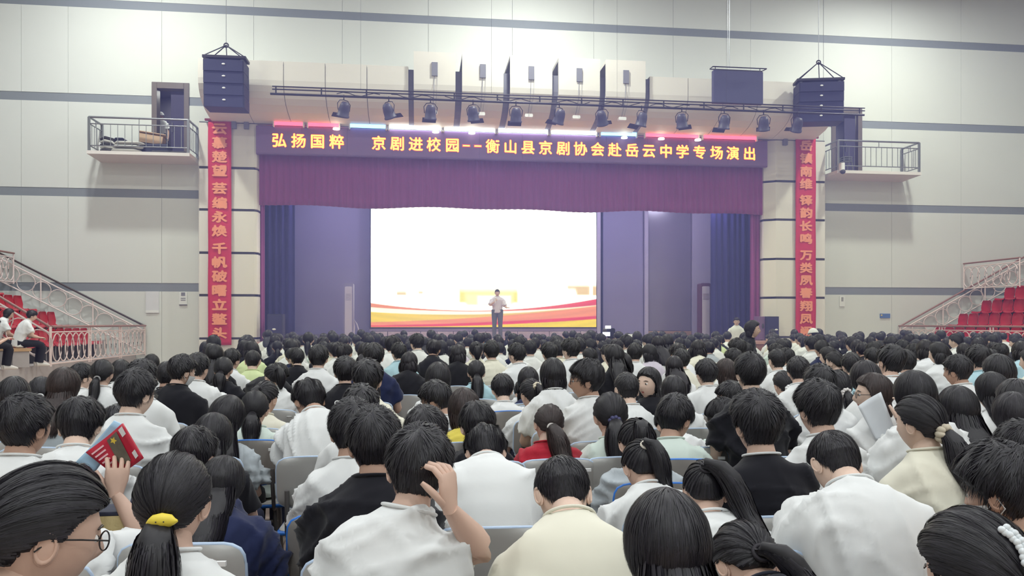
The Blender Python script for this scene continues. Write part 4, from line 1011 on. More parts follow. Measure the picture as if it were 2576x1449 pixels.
    for sd in (-1, 1):
        if stand: pts = [(sd * 0.09, 0, z0 + 0.06), (sd * 0.095, 0.01, z0 - 0.1), (sd * 0.10, 0.02, z0 * 0.52), (sd * 0.105, 0.01, z0 * 0.3), (sd * 0.11, 0, 0.06)]; rr = [0.115, 0.105, 0.075, 0.072, 0.066]
        else: pts = [(sd * 0.085, -0.04, 0.535), (sd * 0.095, 0.1, 0.532), (sd * 0.12, 0.36, 0.522), (sd * 0.125, 0.43, 0.49), (sd * 0.125, 0.455, 0.42), (sd * 0.125, 0.43, 0.24), (sd * 0.125, 0.41, 0.09)]; rr = [0.095, 0.092, 0.076, 0.074, 0.072, 0.066, 0.060]
        lg.loft(pts, rr, None, (12, 10, 7)[q], up=(1, 0, 0.01))
        fx, fy = (sd * 0.11, -0.02) if stand else (sd * 0.125, 0.40)
        so = MB(); shoes.append(so)
        so.loft([(fx, fy - 0.06, 0.05), (fx, fy, 0.06), (fx, fy + 0.1, 0.045), (fx, fy + 0.17, 0.03), (fx, fy + 0.2, 0.025)], [0.032, 0.042, 0.046, 0.042, 0.02], [0.048, 0.058, 0.044, 0.029, 0.018], 8, up=(0, 0, 1))
    lg.sphere((0, 0.0, z0 + 0.03 if stand else 0.54), (0.155, 0.11, 0.08), 12, 8)
    out['body'], out['legs'], out['shoes'], out['hm'] = b, lg, shoes, hm
    # hanging hair
    backy = lambda z: float(np.interp(z, path[:, 2], path[:, 1] - rb)) - 0.012
    tail = None
    if style in 'LB' or style in 'PHU':
        tail = MB(); ln = g('hl', 0.34); tw = g('tw', 1.0)
        if style in 'LB':
            c0 = hc + Rh @ np.array([0, -0.040, 0.03]); c1 = hc + Rh @ np.array([0, -0.042, -0.065]); C = [c0, c1]
            hb = MB() if style == 'B' else None
            m = 6
            for k in range(1, m + 1):
                z = c1[2] - ln * k / m; C.append(np.array([c1[0] + g('hx', 0.0) * (k / m), min(c1[1] - 0.004 * k, backy(min(z, path[-1, 2])) + 0.012) if z < path[-1, 2] + 0.02 and abs(yaw) < 0.9 else c1[1] - 0.003 * k, z]))
            f = hs * tw
            if style == 'B':
                Cb = [(0, -0.040, 0.035 - 0.024 * k) for k in range(8)]
                mass_into(hb, Cb, np.array([.055, .074, .084, .088, .089, .087, .080, .06]) * tw, np.array([.04, .054, .058, .058, .056, .052, .046, .03]) * tw, (900, 260, 0)[q], r, 0.6, w=(0.0032, 0.006, 0)[q])
                for vv, ff, base, mi_ in zip(hb.v, hb.f, np.cumsum([0] + [len(a_) for a_ in hb.v])[:-1], hb.mi):
                    f2 = np.where(ff < 0, -1, ff - base); t3 = ff[:, 3] < 0
                    if (~t3).any(): tail.add(tf(vv, hm), f2[~t3], mi_[0])
                    if t3.any(): tail.add(tf(vv, hm), f2[t3][:, :3], mi_[0])
            else:
              ra_, rb_ = np.array([.064, .086, .093, .098, .098, .092, .080, .05]) * f, np.array([.045, .064, .060, .048, .042, .036, .03, .014]) * f
              mass_into(tail, C, ra_, rb_, (1150, 380, 0)[q], r, 1.0, w=(0.0036, 0.006, 0)[q], turn=yaw)
        else:
            dt = unit(TIE[style]); p0 = skull(dt[None])[0] + snorm(dt[None])[0] * 0.010; n0 = snorm(dt[None])[0]
            P0 = Rh @ p0 + hc; n0 = unit(Rh @ n0); out['tie'] = (P0 + n0 * 0.012, n0)
            if style == 'U':
                bm_ = Matrix.Translation(Vector(P0 + n0 * 0.028)); tail.sphere((0, 0, 0), (0.042, 0.040, 0.042), 14, 10, 0, bm_)
                for k in range(3): tail.torus(0.032 - 0.006 * k, 0.012, bm_ @ Vector((0, 0, 1)).rotation_difference(Vector(n0)).to_matrix().to_4x4() @ rot(loc=(0, 0, 0.012 * k)), nu=14, nv=6)
            else:
                C = [P0, P0 + n0 * 0.03]; p = C[-1].copy(); v = n0 * 0.9 + np.array([g('hx', 0.0), 0, 0]); m = 8
                for k in range(m):
                    v = unit(v * 0.62 + np.array([g('hx', 0.0) * 0.25, 0, -0.6])); p = p + v * ln / m
                    if p[2] < path[-1, 2]: p[1] = min(p[1], backy(p[2]) - 0.012)
                    C.append(p.copy())
                f = hs * tw; ra_ = np.array([.017, .024, .034, .040, .042, .040, .036, .029, .019, .007]) * f; rb_ = ra_ * 0.8
                mass_into(tail, C, ra_, rb_, (420, 150, 0)[q], r, 2.5, w=(0.0024, 0.0042, 0)[q])
    out['tail'] = tail
    return out
PRINTS = {}
def make_person(P, label, cat='person', group=None, loc=(0, 0, 0), rz=0.0):
    """a figure with its hair and clothes as parts"""
    g = P.get; q = g('q', 1); S = person_shapes(P); hair_m = M_HAIR[g('hair', 0)]
    o = S['body'].build('person', [M_SKIN[g('skin', 0)], M_EYEW, M_IRIS, M_LIP], None, True)
    o.location = loc; o.rotation_euler = (0, 0, rz); tag(o, label, cat, group)
    sm_ = CL[g('shirt', 'white')]
    V, F = S['shirt']; shirt = MB().add(V, F).build('shirt', sm_, o, True)
    S['collar'].build('neckband', CL[g('collar', g('shirt', 'white'))], shirt, True)
    S['legs'].build('trousers', M_TROUS[g('trous', 0)], o, True); [sh_.build('shoe', M_SHOE, o, True) for sh_ in S['shoes']]
    h = bpy.data.objects.new('hair', cap_mesh(g('style', 'S'), g('var', 0), q)); COL.objects.link(h); h.parent = o; h.matrix_local = S['hm']
    if g('hair', 0):
        for k, mm in enumerate((hair_m, M_HAIRL[g('hair')])): h.material_slots[k].link = 'OBJECT'; h.material_slots[k].material = mm
    if S['tail']:
        t = S['tail'].build('ponytail' if g('style') in 'PH' else 'bun' if g('style') == 'U' else 'long_hair', [hair_m, M_HAIRL[g('hair', 0)]], o, True)
        if 'tie' in S:
            p, n = S['tie']; mm = Matrix.Translation(Vector(p)) @ Vector((0, 0, 1)).rotation_difference(Vector(n)).to_matrix().to_4x4()
            tc = g('tie', (40, 36, 44)); sc = g('scr', 1.0)
            tb = MB()
            if sc > 1.2:      # puffy scrunchie
                for k in range(9):
                    a = k * 2 * math.pi / 9; tb.sphere((0, 0, 0), (0.017 * sc / 1.6, 0.015 * sc / 1.6, 0.02 * sc / 1.6), 8, 6, 0, mm @ rot(0, 0, a, (math.cos(a) * 0.026, math.sin(a) * 0.026, 0.003 * (k % 2))))
            else: tb.torus(0.021, 0.0065 * sc, mm, nu=16, nv=7)
            tb.build('hair_tie', mat('tie_%d_%d_%d' % tc, tc, 0.7), t, True)
    hm = S['hm']
    if g('glasses'):
        gl = MB()
        for sd in (-1, 1):
            gl.torus(0.021, 0.0016, hm @ rot(math.pi / 2, 0, 0, (sd * 0.031, 0.098, 0.004)), 0, 16, 5, 1.05, 0.85)
            gl.tube([tuple(hm @ Vector(p)) for p in ((sd * 0.052, 0.097, 0.008), (sd * 0.079, 0.04, 0.012), (sd * 0.082, -0.01, 0.010), (sd * 0.078, -0.03, -0.012))], 0.0017, 5)
        gl.tube([tuple(hm @ Vector(p)) for p in ((-0.010, 0.098, 0.008), (0, 0.101, 0.010), (0.010, 0.098, 0.008))], 0.0016, 5)
        go = gl.build('glasses', M_FRAME, o, True)
        for sd in (-1, 1): MB().lathe([(0.0005, 0), (0.0195, 0)], 14, hm @ rot(math.pi / 2, 0, 0, (sd * 0.031, 0.098, 0.004))).build('lens', M_GLASSLENS, go)
    if g('cap'):
        d = dirs(30, 20); k = d[:, 2] > 0.12; pv = tf(skull(d) + snorm(d) * 0.034, hm); Q = grid_quads(20, 30, True)[:, ::-1]; Q = Q[k[Q].all(1)]
        co = MB().add(pv, Q).build('cap', CL['white'], o, True)
        MB().loft([tuple(hm @ Vector((0, 0.06 + 0.02 * t, 0.035 - 0.004 * t))) for t in range(6)], [0.075, 0.08, 0.078, 0.07, 0.055, 0.02], [0.006] * 6, 12, up=tuple(Vector(hm.to_3x3() @ Vector((0, 0, 1))))).build('brim', CL['white'], co, True)
    if g('mask'):
        d = dirs(40, 30); k = (d[:, 1] > 0.05) & (d[:, 2] < -0.08) & (d[:, 2] > -0.95)
        pv = tf(skull(d) + snorm(d) * 0.007, hm); Q = grid_quads(30, 40, True)[:, ::-1]; Q = Q[k[Q].all(1)]
        m = MB().add(pv, Q); 
        for sd in (-1, 1): m.tube([tuple(hm @ Vector(p)) for p in ((sd * 0.07, 0.02, -0.03), (sd * 0.083, -0.02, -0.002), (sd * 0.078, -0.03, -0.03), (sd * 0.066, 0.0, -0.055))], 0.0018, 5)
        m.build('face_mask', M_MASK, o, True)
    return o, S

# ------------------------------------------------------------------ chairs
M_CHAIRP = [mat('chair_grey', (150, 146, 142), 0.5, nscale=4), mat('chair_pale', (176, 176, 174), 0.5, nscale=4)]
M_TRIM = [mat('trim_blue', (52, 128, 226), 0.4), mat('trim_pale_blue', (186, 206, 232), 0.4)]
M_CSTEEL = mat('chair_tube', (120, 118, 118), 0.4, 0.4)
def chair_meshes(var):
    n, m = 13, 13; V = []
    for k in range(m):
        sk = math.sin(math.pi / 2 * (2 * k / (m - 1) - 1)) * 0.985; t = (sk + 1) / 2; z = 0.56 + 0.27 * t; w = 0.205 * (1 - abs(sk) ** 6) ** (1 / 6)
        for j in range(n):
            u = -1 + 2 * j / (n - 1); V.append((u * w, -0.205 - 0.03 * t + 0.045 * u * u, z + (0.012 * (1 - u * u) if k == m - 1 else 0)))
    V = np.array(V); B = V + np.array([0, -0.016, 0]); mb = MB().add(V, grid_quads(m, n, False)); mb.add(B, grid_quads(m, n, False)[:, ::-1])
    e = list(range(n)) + [k * n + n - 1 for k in range(1, m)] + [(m - 1) * n + j for j in range(n - 2, -1, -1)] + [k * n for k in range(m - 2, 0, -1)]
    E = len(e); mb.add(np.vstack([V[e], B[e]]), [[i, (i + 1) % E, E + (i + 1) % E, E + i] for i in range(E)])
    back = mb.mesh('backrest', M_CHAIRP[var % 2], True)
    rim = MB().loft(np.vstack([(V[e] + B[e]) / 2, (V[e[:1]] + B[e[:1]]) / 2]), 0.0075, None, 6).mesh('edge_trim', M_TRIM[0 if var == 0 else 1], True)
    S = MB().rbox(-0.2, 0.2, -0.19, 0.21, 0.415, 0.437, 0.05, axis='z').mesh('seat', mat('chair_seat', (206, 204, 198), 0.5))
    pts = [(-0.2, -0.19), (0.2, -0.19), (0.2, 0.21), (-0.2, 0.21), (-0.2, -0.19)]
    SR = MB().loft([(a * 0.99, b * 0.99, 0.424) for a, b in pts], 0.012, None, 6).mesh('edge_trim', M_TRIM[0], True)
    tagm = MB().box(0.125, 0.165, -0.262, -0.25, 0.775, 0.79).mesh('tag', M_WHITE)
    legs = []
    for s in (-1, 1):
        legs.append(('back_post', MB().tube([(s * 0.145, -0.226, 0.66), (s * 0.145, -0.222, 0.57), (s * 0.15, -0.19, 0.42), (s * 0.15, -0.17, 0.40), (s * 0.15, 0.16, 0.40)], 0.0125, 8).mesh('back_post', M_CSTEEL, True)))
        legs.append(('leg', MB().tube([(s * 0.15, -0.13, 0.40), (s * 0.17, -0.22, 0.01)], 0.0125, 8).mesh('leg', M_CSTEEL, True)))
        legs.append(('leg', MB().tube([(s * 0.15, 0.14, 0.40), (s * 0.165, 0.2, 0.01)], 0.0125, 8).mesh('leg', M_CSTEEL, True)))
    legs.append(('stretcher', MB().tube([(-0.16, -0.18, 0.2), (0.16, -0.18, 0.2)], 0.010, 6).mesh('stretcher', M_CSTEEL, True)))
    return [('backrest', back, [('edge_trim', rim), ('tag', tagm)]), ('seat', S, [('edge_trim', SR)])] + [(a, b, []) for a, b in legs]
CH = [chair_meshes(v) for v in range(4)]
def chair(x, y, rz, var, label, group=None, z=0.0):
    r = empty('chair', (x, y, z), rz); tag(r, label, 'chair', group)
    for nm, me, sub in CH[var]:
        o = bpy.data.objects.new(nm, me); COL.objects.link(o); o.parent = r
        for n2, m2 in sub:
            o2 = bpy.data.objects.new(n2, m2); COL.objects.link(o2); o2.parent = o
    return r
far_mb = MB()
for nm, me, sub in CH[1]:
    for mi, mm in [(0, me)] + [(0 if n2 == 'tag' else 1, m2) for n2, m2 in sub]:
        v = np.zeros(len(mm.vertices) * 3); mm.vertices.foreach_get('co', v); v = v.reshape(-1, 3)
        for k in (3, 4):
            f = [list(p.vertices) for p in mm.polygons if len(p.vertices) == k]
            if f: far_mb.add(v, f, mi)
CHAIR_FAR = far_mb.mesh('chair', [M_CHAIRP[1], M_TRIM[1]], True)

# ------------------------------------------------------------------ people that can be told apart
# (head centre px, head top px, head width px, style, shirt, pose and extras, label)
H = [
 (104, 1166, 240, 'P', 'dark', dict(yaw=-0.95, bow=0.25, glasses=1, q=0, hl=0.25, skin=0, hx=-0.2, hs=1.06), 'student with glasses and tied black hair turned aside, beside the lemon clip wearer'),
 (436, 1136, 192, 'P', 'white', dict(bow=0.12, q=0, hl=0.3, tw=1.35, tie=(40, 36, 44), var=1, hx=0.03), 'student in white with low ponytail and yellow lemon hair clip'),
 (1680, 1234, 215, 'L', 'dark', dict(bow=0.30, q=0, hl=0.30, var=1, tw=1.0), 'student with long loose black hair, bowed behind the cream-shirted boy'),
 (1880, 1322, 165, 'P', 'dark', dict(bow=0.95, lean=0.35, hunch=0.6, q=0, hl=0.34, hx=0.9, var=2), 'student with tousled ponytail sweeping aside behind the big white T-shirt'),
 (2462, 1284, 245, 'P', 'dark', dict(bow=0.3, q=0, hl=0.16, var=3, tw=1.3, yaw=0.15), 'student with pearl-beaded clip in gathered black hair'),
 (2526, 1124, 165, 'F', 'tan', dict(yaw=0.55, bow=0.25, q=0, mask=1, skin=1, var=1), 'short-haired student wearing a white face mask'),
 (1050, 1074, 160, 'S', 'white', dict(q=0, roll=0.16, side=0.16, bow=0.2, sw=1.08, var=1, arm_r=((0.175, -0.07, -0.20), (0.088, -0.135, -0.07), ((-0.12, 0.12, 1), (0.85, -0.55, 0.1), 0.62), 'h')), 'boy in white T-shirt resting one hand against his head'),
 (1417, 1151, 150, 'C', 'cream', dict(q=0, bow=0.9, lean=0.16, hunch=0.5, skin=2, sw=1.05), 'boy in plain cream T-shirt with head bowed and bare neck'),
 (2104, 1086, 130, 'C', 'white', dict(q=0, bow=0.85, lean=0.12, hunch=0.5, skin=2, sw=1.25, fat=1.2, var=1), 'broad-backed boy in white T-shirt with cropped hair, head bowed'),
 (940, 1024, 134, 'S', 'black', dict(q=0, bow=0.1, yaw=0.12, skin=1, var=2), 'boy in black T-shirt just behind the hand-on-head boy\'s shoulder'),
 (886, 1004, 118, 'S', 'white', dict(q=0, bow=0.12, skin=1), 'boy in white T-shirt half hidden by the black-shirted boy'),
 (1906, 988, 124, 'F', 'black', dict(q=0, bow=0.08, skin=0, collar='white', sw=1.15, var=2), 'boy in black T-shirt with white neckband and thick hair'),
 (2314, 990, 108, 'P', 'cream', dict(q=0, bow=0.1, yaw=0.3, hl=0.26, tw=1.3, tie=(206, 196, 176), scr=1.7, skin=2, hx=0.12), 'student in cream T-shirt with beige scrunchie on low ponytail'),
 (2410, 968, 94, 'L', 'white', dict(q=0, hl=0.42, bow=0.1, tw=1.1), 'student with long straight black hair down to the chair back'),
 (64, 992, 120, 'S', 'white', dict(q=0, bow=0.05, yaw=-0.25, skin=1, var=1), 'boy in white T-shirt with reddish ear, next to the red book'),
 (201, 1010, 104, 'F', 'white', dict(q=0, bow=0.5, hunch=0.35, skin=2), 'boy in white T-shirt with bare bowed neck behind the red book'),
 (296, 1044, 78, 'S', 'white', dict(q=1, bow=0.7, yaw=0.3, lean=0.2, hunch=0.4, skin=2), 'boy in white T-shirt bent low at the corner of the red book'),
 (342, 930, 93, 'S', 'white', dict(q=0, bow=0.15, yaw=-0.4, glasses=1, skin=2, sw=1.15), 'boy with glasses and pale neck in a loose white T-shirt'),
 (103, 947, 62, 'P', 'grey', dict(q=1, bow=0.2, yaw=0.4, hl=0.16, tie=(236, 236, 236)), 'student with white hair tie near the bleacher railing corner'),
 (34, 946, 70, 'B', 'grey', dict(q=1, bow=0.1), 'student with dark bobbed hair near the bleacher railing'),
 (-6, 968, 60, 'B', 'yellow', dict(q=1, bow=0.1), 'student in pale yellow T-shirt at the end of the row'),
 (160, 922, 74, 'L', 'grey', dict(q=0, bow=0.1, hl=0.2, hair=2, var=2), 'student with loose brown shoulder-length hair in grey top'),
 (205, 914, 50, 'S', 'white', dict(q=1, yaw=-0.6, skin=2), 'boy with short hair and white shirt before the oval railing'),
 (257, 903, 54, 'P', 'white', dict(q=1, bow=0.05, hl=0.24, tie=(170, 168, 170), scr=1.1), 'student in white with grey hair tie, before the oval railing'),
 (303, 905, 50, 'B', 'white', dict(q=1, bow=0.3), 'student with dark bob just beyond the grey hair tie wearer'),
 (357, 907, 66, 'F', 'white', dict(q=1, bow=0.1), 'boy with fluffy hair just beyond the pale-necked boy'),
 (420, 907, 55, 'C', 'black', dict(q=0, bow=0.0, skin=1, var=1), 'crew-cut boy sitting upright in a plain black T-shirt'),
 (458, 893, 62, 'S', 'black', dict(q=1, bow=0.2, yaw=-0.6, mask=1, skin=0), 'boy in black T-shirt with a face mask below his chin line'),
 (498, 889, 56, 'S', 'white', dict(q=1, bow=0.15, yaw=-0.3, sw=1.15), 'boy in broad white T-shirt next to the masked black shirt'),
 (562, 897, 47, 'P', 'black', dict(q=1, hl=0.2, tw=1.5, bow=0.1), 'student in black with a thick dark ponytail behind red banner'),
 (583, 878, 42, 'S', 'white', dict(q=1, bow=0.2, yaw=-0.4), 'short-haired student beside the lime shirt'),
 (636, 880, 42, 'C', 'lime', dict(q=1, bow=0.15, skin=2), 'boy in pale lime T-shirt beside white shirts'),
 (539, 864, 45, 'L', 'black', dict(q=1, hl=0.25), 'student with long black hair just under the red banner'),
 (698, 916, 44, 'S', 'black', dict(q=1, bow=0.8, lean=0.5, hunch=0.5, yaw=-0.6, sw=1.2), 'student doubled forward in a black T-shirt'),
 (667, 957, 68, 'H', 'cream', dict(q=0, bow=0.15, hl=0.2, yaw=-0.3), 'student with high ponytail in cream-white T-shirt by the aisle'),
 (640, 985, 72, 'P', 'mint', dict(q=0, bow=0.15, hl=0.2, tw=1.4, scr=0.9), 'student in mint T-shirt with short tousled ponytail'),
 (566, 996, 94, 'L', 'grey', dict(q=0, bow=0.35, hl=0.26, roll=0.25, hx=0.06, var=2), 'student with long black strands falling over one shoulder'),
 (534, 1049, 102, 'L', 'black', dict(q=0, bow=0.5, hunch=0.4, hl=0.12, var=1), 'student with dark hair in a black T-shirt before the tagged chair'),
 (486, 1085, 110, 'S', 'navy', dict(q=0, bow=0.5, hunch=0.35, var=2), 'student with rounded short hair right before the lemon clip wearer'),
 (556, 1150, 120, 'L', 'navy', dict(q=0, bow=0.6, hunch=0.35, hl=0.2, hs=0.9), 'student in navy shirt with long hair beside the tagged chair'),
 (172, 1176, 128, 'S', 'white', dict(q=0, bow=0.7, hunch=0.5, lean=0.15, glasses=1, arm_r=((0.24, 0.10, -0.2), (0.125, 0.10, 0.0), ((0.05, 0.1, 1), (0.3, -1, 0), 0.5), 'h')), 'person in white holding up the red book'),
 (779, 957, 84, 'S', 'white', dict(q=0, bow=0.75, yaw=0.5, lean=0.22, hunch=0.45, skin=1, side=-0.12, var=1), 'boy in white T-shirt with head dropped forward by the aisle'),
 (868, 899, 54, 'F', 'black', dict(q=0, bow=0.05), 'boy in black T-shirt with white lettering on the back'),
 (925, 907, 70, 'F', 'cream', dict(q=1, bow=0.1, var=1), 'student with thick wavy hair next to the lettered black shirt'),
 (918, 946, 80, 'B', 'black', dict(q=1, bow=0.2), 'student with a dark bob in a black top before the wavy hair'),
 (908, 968, 92, 'S', 'white', dict(q=1, bow=0.15, var=2), 'student with full short hair before the dark-bobbed student'),
 (1071, 1030, 110, 'F', 'white', dict(q=0, bow=0.3, var=2), 'student with big dark hair between yellow shirt and hand-on-head boy'),
 (1097, 960, 80, 'S', 'white', dict(q=0, yaw=1.15, bow=0.35, glasses=1, skin=1), 'boy with silver glasses looking sideways'),
 (1102, 910, 66, 'B', 'white', dict(q=1, bow=0.1), 'student with smooth dark hair beyond the sideways-looking boy'),
 (1168, 981, 92, 'B', 'yellow', dict(q=0, bow=0.25, hair=2, tw=0.95), 'student in bright yellow T-shirt with brownish hair'),
 (1201, 1026, 98, 'S', 'black', dict(q=0, bow=0.5, lean=0.15, hunch=0.35, skin=2, var=1), 'boy in black T-shirt with pale bowed neck before the yellow shirt'),
 (1222, 1078, 106, 'S', 'white', dict(q=0, bow=1.1, lean=0.2, hunch=0.6, sw=1.2, fat=1.15, var=2), 'person in white T-shirt slumped far forward, head out of sight'),
 (1198, 905, 46, 'P', 'sky', dict(q=1, hl=0.3, tw=1.5), 'student in pale blue T-shirt with long thick ponytail'),
 (1264, 945, 58, 'S', 'white', dict(q=0, bow=0.35, skin=2, sw=1.15), 'boy in clean white T-shirt with short nape, beside pale blue shirt'),
 (1329, 921, 58, 'L', 'white', dict(q=1, hl=0.16), 'student with glossy straight dark hair beyond the cream hair tie'),
 (1336, 968, 61, 'H', 'white', dict(q=0, bow=0.1, hl=0.14, tie=(228, 218, 196), scr=1.35, yaw=0.3), 'student with cream scrunchie in a high tail'),
 (1322, 1020, 58, 'S', 'navy', dict(q=1, bow=0.8, lean=0.3, hunch=0.5), 'student in navy shirt before the cream scrunchie high tail'),
 (1380, 1028, 76, 'P', 'red', dict(q=0, bow=0.35, roll=0.15, hl=0.28, tw=1.5, hair=2, tie=(220, 214, 210), hx=0.35), 'student in red T-shirt with white letters and brown ponytail'),
 (1475, 904, 78, 'S', 'white', dict(q=0, yaw=1.35, bow=0.05, glasses=1, skin=1, sw=1.1), 'boy with glasses in profile, wearing a creased white T-shirt'),
 (1391, 900, 64, 'B', 'white', dict(q=1, bow=0.2), 'student with dark bob and pale crumpled shirt behind profile boy'),
 (1577, 935, 68, 'C', 'white', dict(q=0, bow=0.2, skin=2, yaw=-0.1), 'boy with long bare neck in a white T-shirt'),
 (1632, 921, 62, 'L', 'black', dict(q=0, yaw=2.25, bow=0.0, skin=2, hl=0.22, tw=0.9), 'long-haired student looking back over one shoulder'),
 (1536, 986, 100, 'P', 'mint', dict(q=0, bow=0.2, hl=0.3, tw=1.5, tie=(70, 70, 110), scr=1.5), 'student with neat combed hair and navy scrunchie ponytail'),
 (1695, 942, 63, 'L', 'white', dict(q=1, hl=0.14), 'student with smooth long dark hair beside the backward-looking one'),
 (1698, 995, 92, 'S', 'mint', dict(q=0, bow=0.3, yaw=-0.75, skin=1), 'boy with tanned neck turned aside in a mint T-shirt'),
 (1690, 1066, 92, 'S', 'white', dict(q=0, bow=0.8, lean=0.3, hunch=0.5, var=2), 'student in white T-shirt right before the tanned neck'),
 (1604, 1080, 104, 'H', 'grey', dict(q=0, bow=0.6, lean=0.2, hunch=0.4, hl=0.2, var=1), 'student with dark gathered hair behind the cream tie ponytail'),
 (1618, 1122, 106, 'H', 'white', dict(q=0, bow=0.6, lean=0.2, hunch=0.45, hl=0.26, tie=(222, 214, 200), scr=1.1, hx=0.25), 'student in pale shirt with cream tie round a raised ponytail'),
 (1776, 1184, 112, 'H', 'white', dict(q=0, bow=0.55, lean=0.15, hunch=0.4, hl=0.4, hx=0.55, tw=1.2, yaw=-0.3), 'student with long brushed ponytail over a white top with straps'),
 (2058, 962, 106, 'F', 'white', dict(q=0, bow=0.15, var=1), 'student with tall thick dark hair in white, behind broad-backed boy'),
 (2062, 917, 78, 'S', 'white', dict(q=1, bow=0.15, var=2), 'student with dark hair just beyond the tall thick hair'),
 (2108, 930, 66, 'P', 'white', dict(q=1, bow=0.1, hl=0.16, tie=(226, 222, 220), scr=1.4), 'student with white bow tie in dark ponytail, near the glasses profile'),
 (2197, 936, 80, 'L', 'white', dict(q=0, yaw=1.15, bow=0.0, glasses=1, skin=2, hl=0.22, tw=0.9, hair=2, arm_r=((0.10, -0.16, -0.33), (0.03, -0.19, -0.13), ((0.25, 0.05, 1), (0.2, -1, 0.1), 0.5), 'h')), 'student with round glasses in profile raising a paper sheet'),
 (2302, 932, 92, 'B', 'white', dict(q=0, bow=0.2), 'student with shiny dark bob beyond the beige scrunchie'),
 (2496, 934, 76, 'L', 'white', dict(q=0, hl=0.16, bow=0.1, var=1), 'student with very smooth dark long hair in white'),
 (2408, 893, 58, 'S', 'white', dict(q=1, bow=0.1, yaw=0.3, skin=1), 'short-haired boy in white with bare neck beside the sky blue shirt'),
 (2460, 870, 50, 'F', 'sky', dict(q=1, bow=0.05), 'boy in sky blue T-shirt with reddish black hair'),
 (2512, 890, 70, 'B', 'white', dict(q=1, bow=0.1), 'student with rounded dark bob beside the sky blue shirt'),
 (2556, 952, 86, 'B', 'black', dict(q=1, bow=0.1), 'student with dark bob in black near the smooth long hair'),
 (2552, 984, 96, 'L', 'white', dict(q=0, hl=0.3, bow=0.15, tw=1.1, hair=1), 'student with wavy long hair and a bag strap'),
 (2570, 1062, 110, 'S', 'dark', dict(q=0, bow=0.3), 'student with dark hair in dark top before the wavy hair'),
 (1886, 884, 72, 'S', 'black', dict(q=0, bow=0.0, skin=2, sw=1.05), 'tall boy in black T-shirt with even square-cut hair'),
 (1776, 903, 54, 'S', 'white', dict(q=1, bow=0.05, yaw=0.2, skin=2), 'boy in white with ear showing beside the tall black shirt'),
 (1826, 901, 52, 'B', 'white', dict(q=1, bow=0.05, hair=2), 'student with brownish smooth hair beside the tall black shirt'),
 (1838, 960, 62, 'S', 'white', dict(q=1, yaw=1.2, bow=0.2, glasses=1, skin=1), 'boy with tanned cheek turned sideways before the tall black shirt'),
 (1822, 1016, 76, 'S', 'mint', dict(q=0, yaw=1.0, bow=0.4, lean=0.3, hunch=0.4, skin=1, glasses=1), 'boy turned sideways in mint T-shirt beside thick-haired black shirt'),
 (1971, 950, 53, 'P', 'white', dict(q=0, bow=0.1, hl=0.18, tie=(244, 244, 244), scr=1.8), 'student with big white scrunchie in a loose white shirt'),
 (1954, 876, 45, 'C', 'white', dict(q=1, bow=0.0, skin=2), 'crew-cut boy with long neck in a white T-shirt'),
 (2008, 898, 54, 'S', 'white', dict(q=1, bow=0.2, yaw=-0.3), 'short-haired student beyond the big white scrunchie'),
 (2240, 870, 62, 'F', 'white', dict(q=1, bow=0.1, roll=0.2), 'student with blue-black tousled hair in white, head tilted'),
 (2140, 888, 46, 'S', 'sky', dict(q=1, bow=0.1), 'short-haired student in sky blue beyond the glasses profile'),
 (2178, 906, 70, 'B', 'white', dict(q=1, bow=0.2, hair=1), 'student with dark bob right behind the raised paper sheet'),
]
taken = []            # (x, y) of every seated figure
def free(x, y, dx=0.40, dy=0.60): return all(abs(x - a) > dx or abs(y - b) > dy for a, b in taken)
heroes = []; DBG = []
for n, (cx, top, w, st, shirt, kw, label) in enumerate(sorted(H, key=lambda h: -h[2])):
    d0 = F_PX * 0.178 / w; d = d0
    for k in range(60):            # nearest free depth to the one the head size tells
        d = max(1.15, d0 + 0.04 * ((k + 1) // 2) * (1 if k % 2 else -0.8)); p = at_depth(cx, top, d)
        if free(p.x, p.y, 0.34, 0.52): break
    hs = float(np.clip(kw.get('hs', 1.0) * 0.97 * (d / d0) ** 0.6, 0.88, 1.10))
    P = dict(kw); P.update(style=st, shirt=shirt, hs=hs, seed=200 + n, top=float(np.clip(p.z, 0.98, 1.40)), trous=n % 3)
    if d > 5.2: P['q'] = 1
    by = float(np.clip(rng.normal(0, 0.06), -0.15, 0.15))
    o, S = make_person(P, label)
    hx, hy = S['hc'][0] * math.cos(by) - S['hc'][1] * math.sin(by), S['hc'][0] * math.sin(by) + S['hc'][1] * math.cos(by)
    o.location = (p.x - hx, p.y - hy, 0); o.rotation_euler = (0, 0, by)
    taken.append((p.x, p.y)); heroes.append((o, S, P, label))
    DBG.append((cx, top, w, round(d0, 2), round(d, 2), round(proj((p.x, p.y, S['top']))[1]), label[:30]))
    chair(o.location.x, o.location.y - 0.01, by, (1, 3, 2, 1, 0)[n % 5], ' '.join(('chair under the ' + label).split()[:16]).rstrip(',').removesuffix(' a').removesuffix(' the').removesuffix(' and'), 'occupied chairs in the near rows')
hero = {h[3]: h for h in heroes}
def who(t): return next(h for h in heroes if t in h[3])

